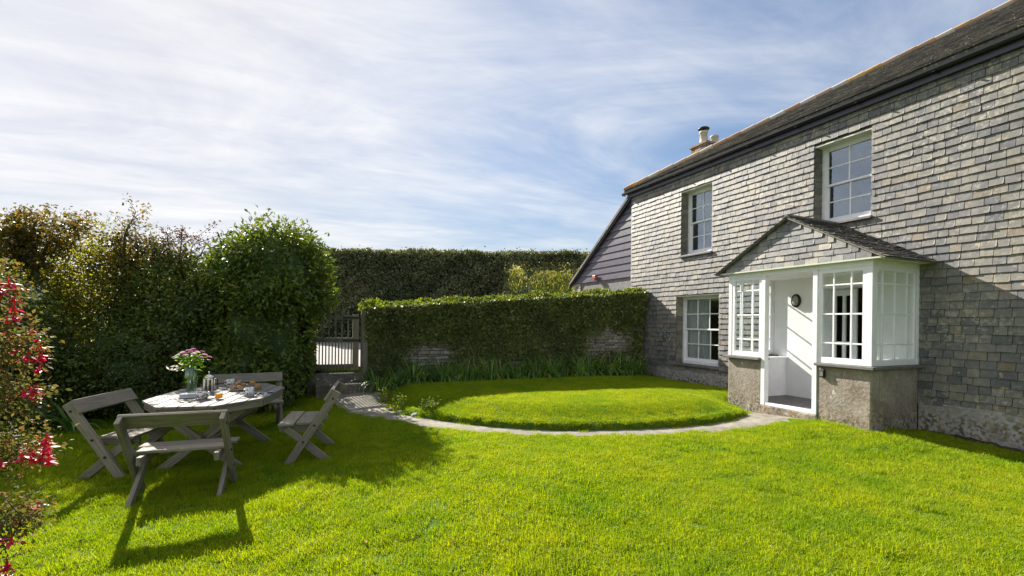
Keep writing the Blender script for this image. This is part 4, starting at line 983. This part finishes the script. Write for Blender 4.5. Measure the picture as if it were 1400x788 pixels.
V,F,rr=leaves(P,O,.05,.4,rng.uniform(0,1,22),.1); fastmesh('silver_leaves',V,F,rr,MAT['petalwhite'],bq)
# cafetiere
cf=item('cafetiere',-1.14,6.47,'steel and glass coffee press with a domed lid beside the vase','coffee press')
q=M(); q.lathe([(0,.006),(.048,.006),(.048,.155),(0,.155)],n=28); q.build('beaker',MAT['coffee'],cf,smooth=False)
q=M(); q.lathe([(.0495,.006),(.0515,.006),(.0515,.175),(.0495,.175)],n=28); q.build('glass',MAT['clear'],cf,smooth=True)
q=M(); q.lathe([(0,0),(.055,0),(.055,.012),(.05,.014),(0,.014)],n=28)
for k in range(8):
    t=k*math.pi/4; q.box(.053*math.cos(t)-.006,.053*math.cos(t)+.006,.053*math.sin(t)-.006,.053*math.sin(t)+.006,.01,.165)
q.lathe([(.0535,.15),(.0545,.15),(.0545,.17),(.0535,.17)],n=28); q.build('frame',MAT['steel'],cf)
q=M(); q.lathe([(.055,.172),(.057,.178),(.052,.19),(.03,.205),(.006,.212),(.004,.225),(.011,.232),(.012,.240),(.006,.248),(0,.249)],n=28); q.build('lid',MAT['steel'],cf,smooth=True)
q=M(); q.tube([(.054,0,.155),(.085,0,.15),(.09,0,.09),(.082,0,.03),(.054,0,.025)],.007,8); q.build('handle',MAT['metal'],cf,smooth=True)
# china
def cup(name,x,y,label,cat,r0,r1,h,mat,handle=True,a=0,band=False):
    e=item(name,x,y,label,cat,rz=a)
    q=M(); q.lathe([(0,.002),(r0,0),(r0*1.05,.004),(r1*.96,h*.5),(r1,h),(r1-.004,h),(r1*.92,h*.5),(r0*.9,.01),(0,.009)],n=28); q.build('body',mat,e,smooth=True)
    if handle: q=M(); q.tube([(r1*.95,0,h*.8),(r1+.028,0,h*.78),(r1+.03,0,h*.35),(r1*.9,0,h*.25)],.005,8); q.build('handle',MAT['china'],e,smooth=True)
    if band: q=M(); q.lathe([(r0*1.06,.004),(r0*1.07,.02),(r0*1.02,.02)],n=28); q.build('base_band',MAT['blue'],e)
cup('bowl',-1.10,5.93,'patterned round china bowl near the front table edge','bowl',.035,.068,.075,MAT['pattern'],False)
cup('mug',-.66,5.99,'patterned china mug with a blue base near the right table edge','mug',.045,.047,.095,MAT['pattern'],True,2.6,True)
cup('mug',-.985,6.95,'pale china mug at the back beside the jam jar','mug',.042,.047,.09,MAT['pattern'],True,2.8)
jj=item('jam_jar',-.88,6.93,'small glass jar of dark red jam behind the pastries','jar')
q=M(); q.lathe([(0,.003),(.034,.003),(.036,.05),(0,.05)],n=24); q.build('jam',MAT['jam'],jj,smooth=True)
q=M(); q.lathe([(0,0),(.037,0),(.039,.01),(.039,.06),(.034,.07),(.034,.08),(.032,.08),(.037,.055),(.036,.003)],n=24); q.build('glass',MAT['clear'],jj,smooth=True)
pl=item('plate',-.84,6.50,'small white plate carrying the pastries','plate')
q=M(); q.lathe([(0,.003),(.06,0),(.07,.004),(.105,.022),(.107,.025),(.10,.024),(.065,.009),(0,.009)],n=32); q.build('dish',MAT['china'],pl,smooth=True)
for (dx,dy,dz_,s,a) in ((-.05,-.015,.035,.042,.4),(.03,-.03,.035,.045,-.5),(.005,.04,.035,.042,.9),(-.045,.04,.036,.036,2),(.0,.0,.085,.042,.1),(.055,.02,.07,.036,1.4)):
    q=M(); q.ball((0,0,0),s,s*.72,s*.55,12,8,None,.07); o=q.build('pastry',MAT['pastry'],None,smooth=True); o.location=(-.84+dx,6.5+dy,tz0+dz_); o.rotation_euler=(0,random.uniform(-.2,.2),a)
    tag(o,'golden crusty pastry piled on the small white plate','pastry','pastries on the plate')
nap=M(); 
for k in range(4): nap.obox((random.uniform(-.004,.004),random.uniform(-.004,.004),.006+k*.011),(.17-.004*k,0,0),(0,.12,0),(0,0,.009))
o=nap.build('folded_napkin',MAT['linen'],None,bevel=.004); o.location=(-1.27,6.10,tz0+.001); o.rotation_euler=(0,0,R(12)); tag(o,'stack of folded white napkins in front of the vase','napkin')
nap=M(); n=10; vs=[(-.10+.2*i/n,-.05+.1*j/4,.004+.008*math.sin(i*1.1+j)) for i in range(n+1) for j in range(5)]
nap.add(vs,[(i*5+j,(i+1)*5+j,(i+1)*5+j+1,i*5+j+1) for i in range(n) for j in range(4)]); nap.add([(a_,b_,c_-.004) for a_,b_,c_ in vs],[(i*5+j,i*5+j+1,(i+1)*5+j+1,(i+1)*5+j) for i in range(n) for j in range(4)])
o=nap.build('cloth_napkin',MAT['darklinen'],None,smooth=True); o.location=(-.52,6.16,tz0+.003); o.rotation_euler=(0,0,R(25)); tag(o,'crumpled dark grey cloth napkin at the right end of the table','napkin')
for (x,y,a,lab) in ((-.79,6.13,30,'small steel spoon lying left of the patterned mug'),(-.72,6.19,48,'steel knife lying behind the patterned mug')):
    q=M(); 
    if 'spoon' in lab: q.tube([(-.07,0,.004),(.02,0,.006)],.003,6); q.ball((.04,0,.006),.022,.014,.004,12,6)
    else: q.tube([(-.08,0,.005),(-.01,0,.005)],.005,6); q.box(-.01,.09,-.008,.008,.003,.006)
    o=q.build('spoon' if 'spoon' in lab else 'knife',MAT['steel']); o.location=(x,y,tz0+.001); o.rotation_euler=(0,0,R(a)); tag(o,lab,'cutlery')

# ---------------------------------------------------------------- fuchsia at the left edge
fx=empty('fuchsia_bush',(-2.0,3.1,gzs(-2.0,3.1)),0,'arching fuchsia bush with bright red hanging flowers at the left edge','shrub')
fl_=[(-1.66,3.30,1.74,.17,.2,.13,1.2),(-1.58,3.42,1.45,.15,.2,.11,1),(-1.60,3.32,1.18,.20,.2,.09,1.2),(-1.56,3.36,.88,.20,.2,.08,1),(-1.52,3.28,.52,.17,.2,.08,1),(-1.60,3.1,.28,.18,.2,.10,.8),
     (-2.0,3.1,1.2,.4,.4,.6,3),(-2.05,3.0,.6,.45,.4,.45,2),(-2.1,3.3,1.7,.35,.35,.25,2)]
o=crown('crown',fl_,17000,MAT['fuchsia_leaf'],None,.029,asp=.55,per=7,spread=.03,shell=(.3,1.0),lump=.1); 
f2=empty('x'); bpy.data.objects.remove(f2)
stm=stems('stems',(-2.0,3.1,gzs(-2,3.1)-.03),[(a+.1,b_,c_) for a,b_,c_,*_ in fl_],.014,MAT['bark'],None,twigs=5,tl=.18)
off=fx.location.copy()
for ob in (o,stm): ob.parent=fx; ob.matrix_parent_inverse=Matrix.Translation(-off)
q=M()
q.tube([(0,0,.012),(0,0,0)],.0008,4); q.tube([(0,0,0),(0,0,-.012)],[.003,.0045],6)
for k in range(4):
    t=k*math.pi/2+.3; d=Vector((math.cos(t),math.sin(t),0)); s=Vector((-d.y,d.x,0)); z=Vector((0,0,1))
    q.add([z*-.011,d*.016+s*.006-z*.016,d*.032-z*.022,d*.016-s*.006-z*.016],[(0,1,2,3)])
for k in range(6):
    t=k*math.pi/3; d=Vector((math.cos(t),math.sin(t),0)); s=Vector((-d.y,d.x,0)); q.add([Vector((0,0,-.012)),d*.007+s*.005-Vector((0,0,.02)),d*.007-Vector((0,0,.027)),d*.007-s*.005-Vector((0,0,.02))],[(0,1,2,3)])
for k in range(3): q.tube([(0,0,-.02),(random.uniform(-.003,.003),random.uniform(-.003,.003),-.04)],.0006,4)
proto=q.build('flower',MAT['fuchsia_flower'],fx)
for i in range(96):
    c=proto if i==0 else proto.copy()
    if i: COL.objects.link(c); c.parent=fx
    
    if i%2==0: k=random.choices(range(6),[1.8,1.3,1.6,1,.8,.6])[0]; e_=fl_[k]; a=random.uniform(-1.3,1.2); hz0=random.uniform(-.6,1.1)
    a+=random.uniform(-.5,.5)
    ccx,ccy=e_[0]+e_[3]*1.02*math.cos(a),e_[1]+e_[4]*1.02*math.sin(a)
    c.location=Vector((ccx,ccy,e_[2]-e_[5]*hz0-random.uniform(-.04,.07)))-off; s=random.uniform(1.1,1.8); c.scale=(s,s,s); c.rotation_euler=(random.uniform(-.3,.3),random.uniform(-.3,.3),random.uniform(0,6))

# ---------------------------------------------------------------- soil strip and grass
q=M()
for (a,b_) in ((-2,3.68),(6.1,9.6)):
    y=a
    while y<b_: s=random.uniform(.03,.07); q.ball((XF-.06-random.uniform(0,.06),y,gzs(8.0,y)+.01),s,s*1.3,s*.6,8,5,None,.15); y+=random.uniform(.05,.12)
tag(q.build('edging_rubble',simple('dark_rubble',(.07,.06,.045),.95,0,30,.4,.6,.1)),'narrow strip of dark rubble and soil along the foot of the house','rubble',kind='stuff')

m,nt,b,L=newmat('grass_blade'); p=pos(nt)
r_=attr(nt,'rnd','Fac'); c=ramp(nt,r_,[(0,(.14,.215,.006)),(.5,(.26,.36,.007)),(.85,(.35,.45,.009)),(.96,(.38,.39,.04)),(1,(.42,.36,.14))])
c=mix(nt,1.0,c,ramp(nt,noise(nt,p,1.1,4,.6),[(.32,(.72,.86,.8)),(.5,(1,1,1)),(.68,(1.14,1.05,1.1))]),'MULTIPLY')
c=mix(nt,1.0,c,ramp(nt,noise(nt,p,6,3,.6),[(.3,(.75,.85,.8)),(.7,(1.2,1.1,1.0))]),'MULTIPLY')
L.new(c,b.inputs['Base Color']); b.inputs['Roughness'].default_value=.5; b.inputs['Specular IOR Level'].default_value=.25
t=nt.nodes.new('ShaderNodeBsdfTranslucent'); L.new(mix(nt,1.0,c,(1.4,1.3,.25),'MULTIPLY'),t.inputs['Color'])
ms=nt.nodes.new('ShaderNodeMixShader'); ms.inputs[0].default_value=.5; L.new(b.outputs[0],ms.inputs[1]); L.new(t.outputs[0],ms.inputs[2]); L.new(ms.outputs[0],nt.nodes['Material Output'].inputs[0])
MAT['grass']=m
def tuft(n,rad,h,w_,seed,weed=0):
    g=np.random.default_rng(seed); a=g.uniform(0,2*np.pi,n); r=rad*np.sqrt(g.uniform(0,1,n)); B=np.stack([r*np.cos(a),r*np.sin(a),np.full(n,-.006)],1)
    az=g.uniform(0,2*np.pi,n); ln=h*g.uniform(.45,1.2,n); lean=g.uniform(.1,1.1,n); D=np.stack([np.cos(az),np.sin(az),np.zeros(n)],1); S=np.stack([-np.sin(az+.6),np.cos(az+.6),np.zeros(n)],1)*w_*.5*g.uniform(.7,1.3,n)[:,None]
    Z=np.array([0,0,1.]); m1=B+(Z*np.cos(lean*.5)[:,None]+D*np.sin(lean*.5)[:,None])*ln[:,None]*.55; t=m1+(Z*np.cos(lean*1.3)[:,None]+D*np.sin(lean*1.3)[:,None])*ln[:,None]*.5
    V=np.stack([B+S,B-S,m1-S*.85,m1+S*.85,t-S*.15,t+S*.15],1).reshape(-1,3); I=np.arange(n)[:,None]*6
    F=np.concatenate([I+[0,1,2,3],I+[3,2,4,5]]); r_=np.repeat(np.clip(g.beta(2,2.2,n)+(g.uniform(0,1,n)>.97)*.5,0,1),6)
    me=bpy.data.meshes.new('tuft'); me.from_pydata(V.tolist(),[],F.tolist()); at=me.attributes.new('rnd','FLOAT','POINT'); at.data.foreach_set('value',r_.astype(np.float32)); me.materials.append(MAT['grass'])
    return bpy.data.objects.new('grass_tuft',me)
tufts=[tuft(170,.11,.040,.0042,1),tuft(170,.11,.034,.004,2),tuft(150,.10,.050,.0045,3),tuft(120,.08,.062,.005,4),tuft(170,.12,.030,.004,5)]
nn_=40000; x=rng.uniform(-6.5,8.05,nn_*1); y=rng.uniform(-.5,9.7,nn_)
sdP=poly_sd(x,y,PATHP); k=(sdP<.015+.03*rng.normal(0,1,nn_))&~((x>6.85)&(y>3.62)&(y<6.12))&~((x<1.08)&(x>-.0)&(y>9.1))&~((x>7.93))
k&=~((x<-1.6)&(y>9.3))
x,y=x[k],y[k]; z=gz(x,y); n=len(x)
# denser rows on the steep bank
e_=.02; gxn=(gz(x+e_,y)-gz(x-e_,y))/(2*e_); gyn=(gz(x,y+e_)-gz(x,y-e_))/(2*e_)
spin=rng.uniform(0,6.283,n); nv=np.stack([-gxn,-gyn,np.ones(n)],1); nv/=np.linalg.norm(nv,axis=1)[:,None]
nxp=nv[:,0]*np.cos(spin)+nv[:,1]*np.sin(spin); nyp=-nv[:,0]*np.sin(spin)+nv[:,1]*np.cos(spin)
rotx=-np.arcsin(nyp); roty=np.arctan2(nxp,nv[:,2])
steep=np.hypot(gxn,gyn)>.3
idx=rng.choice(5,n,p=[.3,.26,.16,.06,.22]); cl=vnoise(x,y,3.1,8); idx=np.where(cl>.62,3,idx); onm=poly_sd(x,y,MOUND)>0; idx=np.where(onm,np.where(rng.uniform(0,1,n)<.5,4,1),idx)
sc=rng.uniform(.65,1.1,n)*(1+.2*vnoise(x,y,1.7,3))
sc=np.where(poly_sd(x,y,PATHP)>-.15,sc*.8,sc); sc=np.where(onm,.55+.3*sc,sc)
me=bpy.data.meshes.new('lawn_grass'); me.vertices.add(n); me.vertices.foreach_set('co',np.stack([x,y,z],1).astype(np.float32).ravel())
a=me.attributes.new('rot','FLOAT_VECTOR','POINT'); a.data.foreach_set('vector',np.stack([rotx,roty,spin],1).astype(np.float32).ravel())
a=me.attributes.new('sc','FLOAT','POINT'); a.data.foreach_set('value',sc.astype(np.float32))
a=me.attributes.new('idx','INT','POINT'); a.data.foreach_set('value',idx.astype(np.int32))
go=bpy.data.objects.new('lawn_grass',me); COL.objects.link(go); tag(go,'short bright green lawn grass covering the garden and raised bed','grass',kind='stuff')
ng=bpy.data.node_groups.new('grass_scatter','GeometryNodeTree'); ng.interface.new_socket('Geometry',in_out='INPUT',socket_type='NodeSocketGeometry'); ng.interface.new_socket('Geometry',in_out='OUTPUT',socket_type='NodeSocketGeometry')
gi=ng.nodes.new('NodeGroupInput'); gout=ng.nodes.new('NodeGroupOutput'); ip=ng.nodes.new('GeometryNodeInstanceOnPoints'); ge=ng.nodes.new('GeometryNodeGeometryToInstance')
for t_ in tufts[::-1]:
    oi=ng.nodes.new('GeometryNodeObjectInfo'); oi.inputs['Object'].default_value=t_; oi.transform_space='ORIGINAL'; ng.links.new(oi.outputs['Geometry'],ge.inputs[0])
def na(nm,ty):
    q=ng.nodes.new('GeometryNodeInputNamedAttribute'); q.data_type=ty; q.inputs['Name'].default_value=nm; return q.outputs['Attribute']
ng.links.new(gi.outputs[0],ip.inputs['Points']); ng.links.new(ge.outputs[0],ip.inputs['Instance']); ip.inputs['Pick Instance'].default_value=True
ng.links.new(na('idx','INT'),ip.inputs['Instance Index']); ng.links.new(na('rot','FLOAT_VECTOR'),ip.inputs['Rotation']); ng.links.new(na('sc','FLOAT'),ip.inputs['Scale'])
ng.links.new(ip.outputs[0],gout.inputs[0]); md=go.modifiers.new('scatter','NODES'); md.node_group=ng

# fallen leaves
lm=simple('dead_leaf',(.22,.09,.03),.8,0,20,.2); q=M()
q.add([(-.025,0,.004),(-.008,.016,.014),(.025,.004,.008),(-.004,-.016,.012),(0,0,.002)],[(0,1,4),(1,2,4),(2,3,4),(3,0,4)])
pr0=q.build('fallen_leaf',lm)
for i,(x,y) in enumerate([(-1.05,3.9),(-.45,3.7),(-.1,3.2),(.35,3.3),(-1.5,4.2),(-.9,5.0),(.9,3.0),(.6,4.3),(-.4,4.5)]):
    c=pr0 if i==0 else pr0.copy()
    if i: COL.objects.link(c)
    c.location=(x,y,gzs(x,y)+.028); c.rotation_euler=(random.uniform(-.4,.4),random.uniform(-.4,.4),random.uniform(0,6)); tag(c,'curled brown fallen leaf lying on the lawn','leaf','fallen leaves on the lawn')

# put every holder at the base of its thing
bpy.context.view_layer.update()
for o in list(COL.objects):
    if o.type=='EMPTY' and o.parent is None and tuple(o.location)==(0,0,0) and o.children:
        bb=[c.matrix_world@Vector(v) for c in o.children if c.type=='MESH' for v in c.bound_box]
        if not bb: continue
        c0=Vector(((min(v.x for v in bb)+max(v.x for v in bb))/2,(min(v.y for v in bb)+max(v.y for v in bb))/2,min(v.z for v in bb)))
        o.location=c0
        for c in o.children: c.matrix_parent_inverse=Matrix.Translation(-c0)@c.matrix_parent_inverse
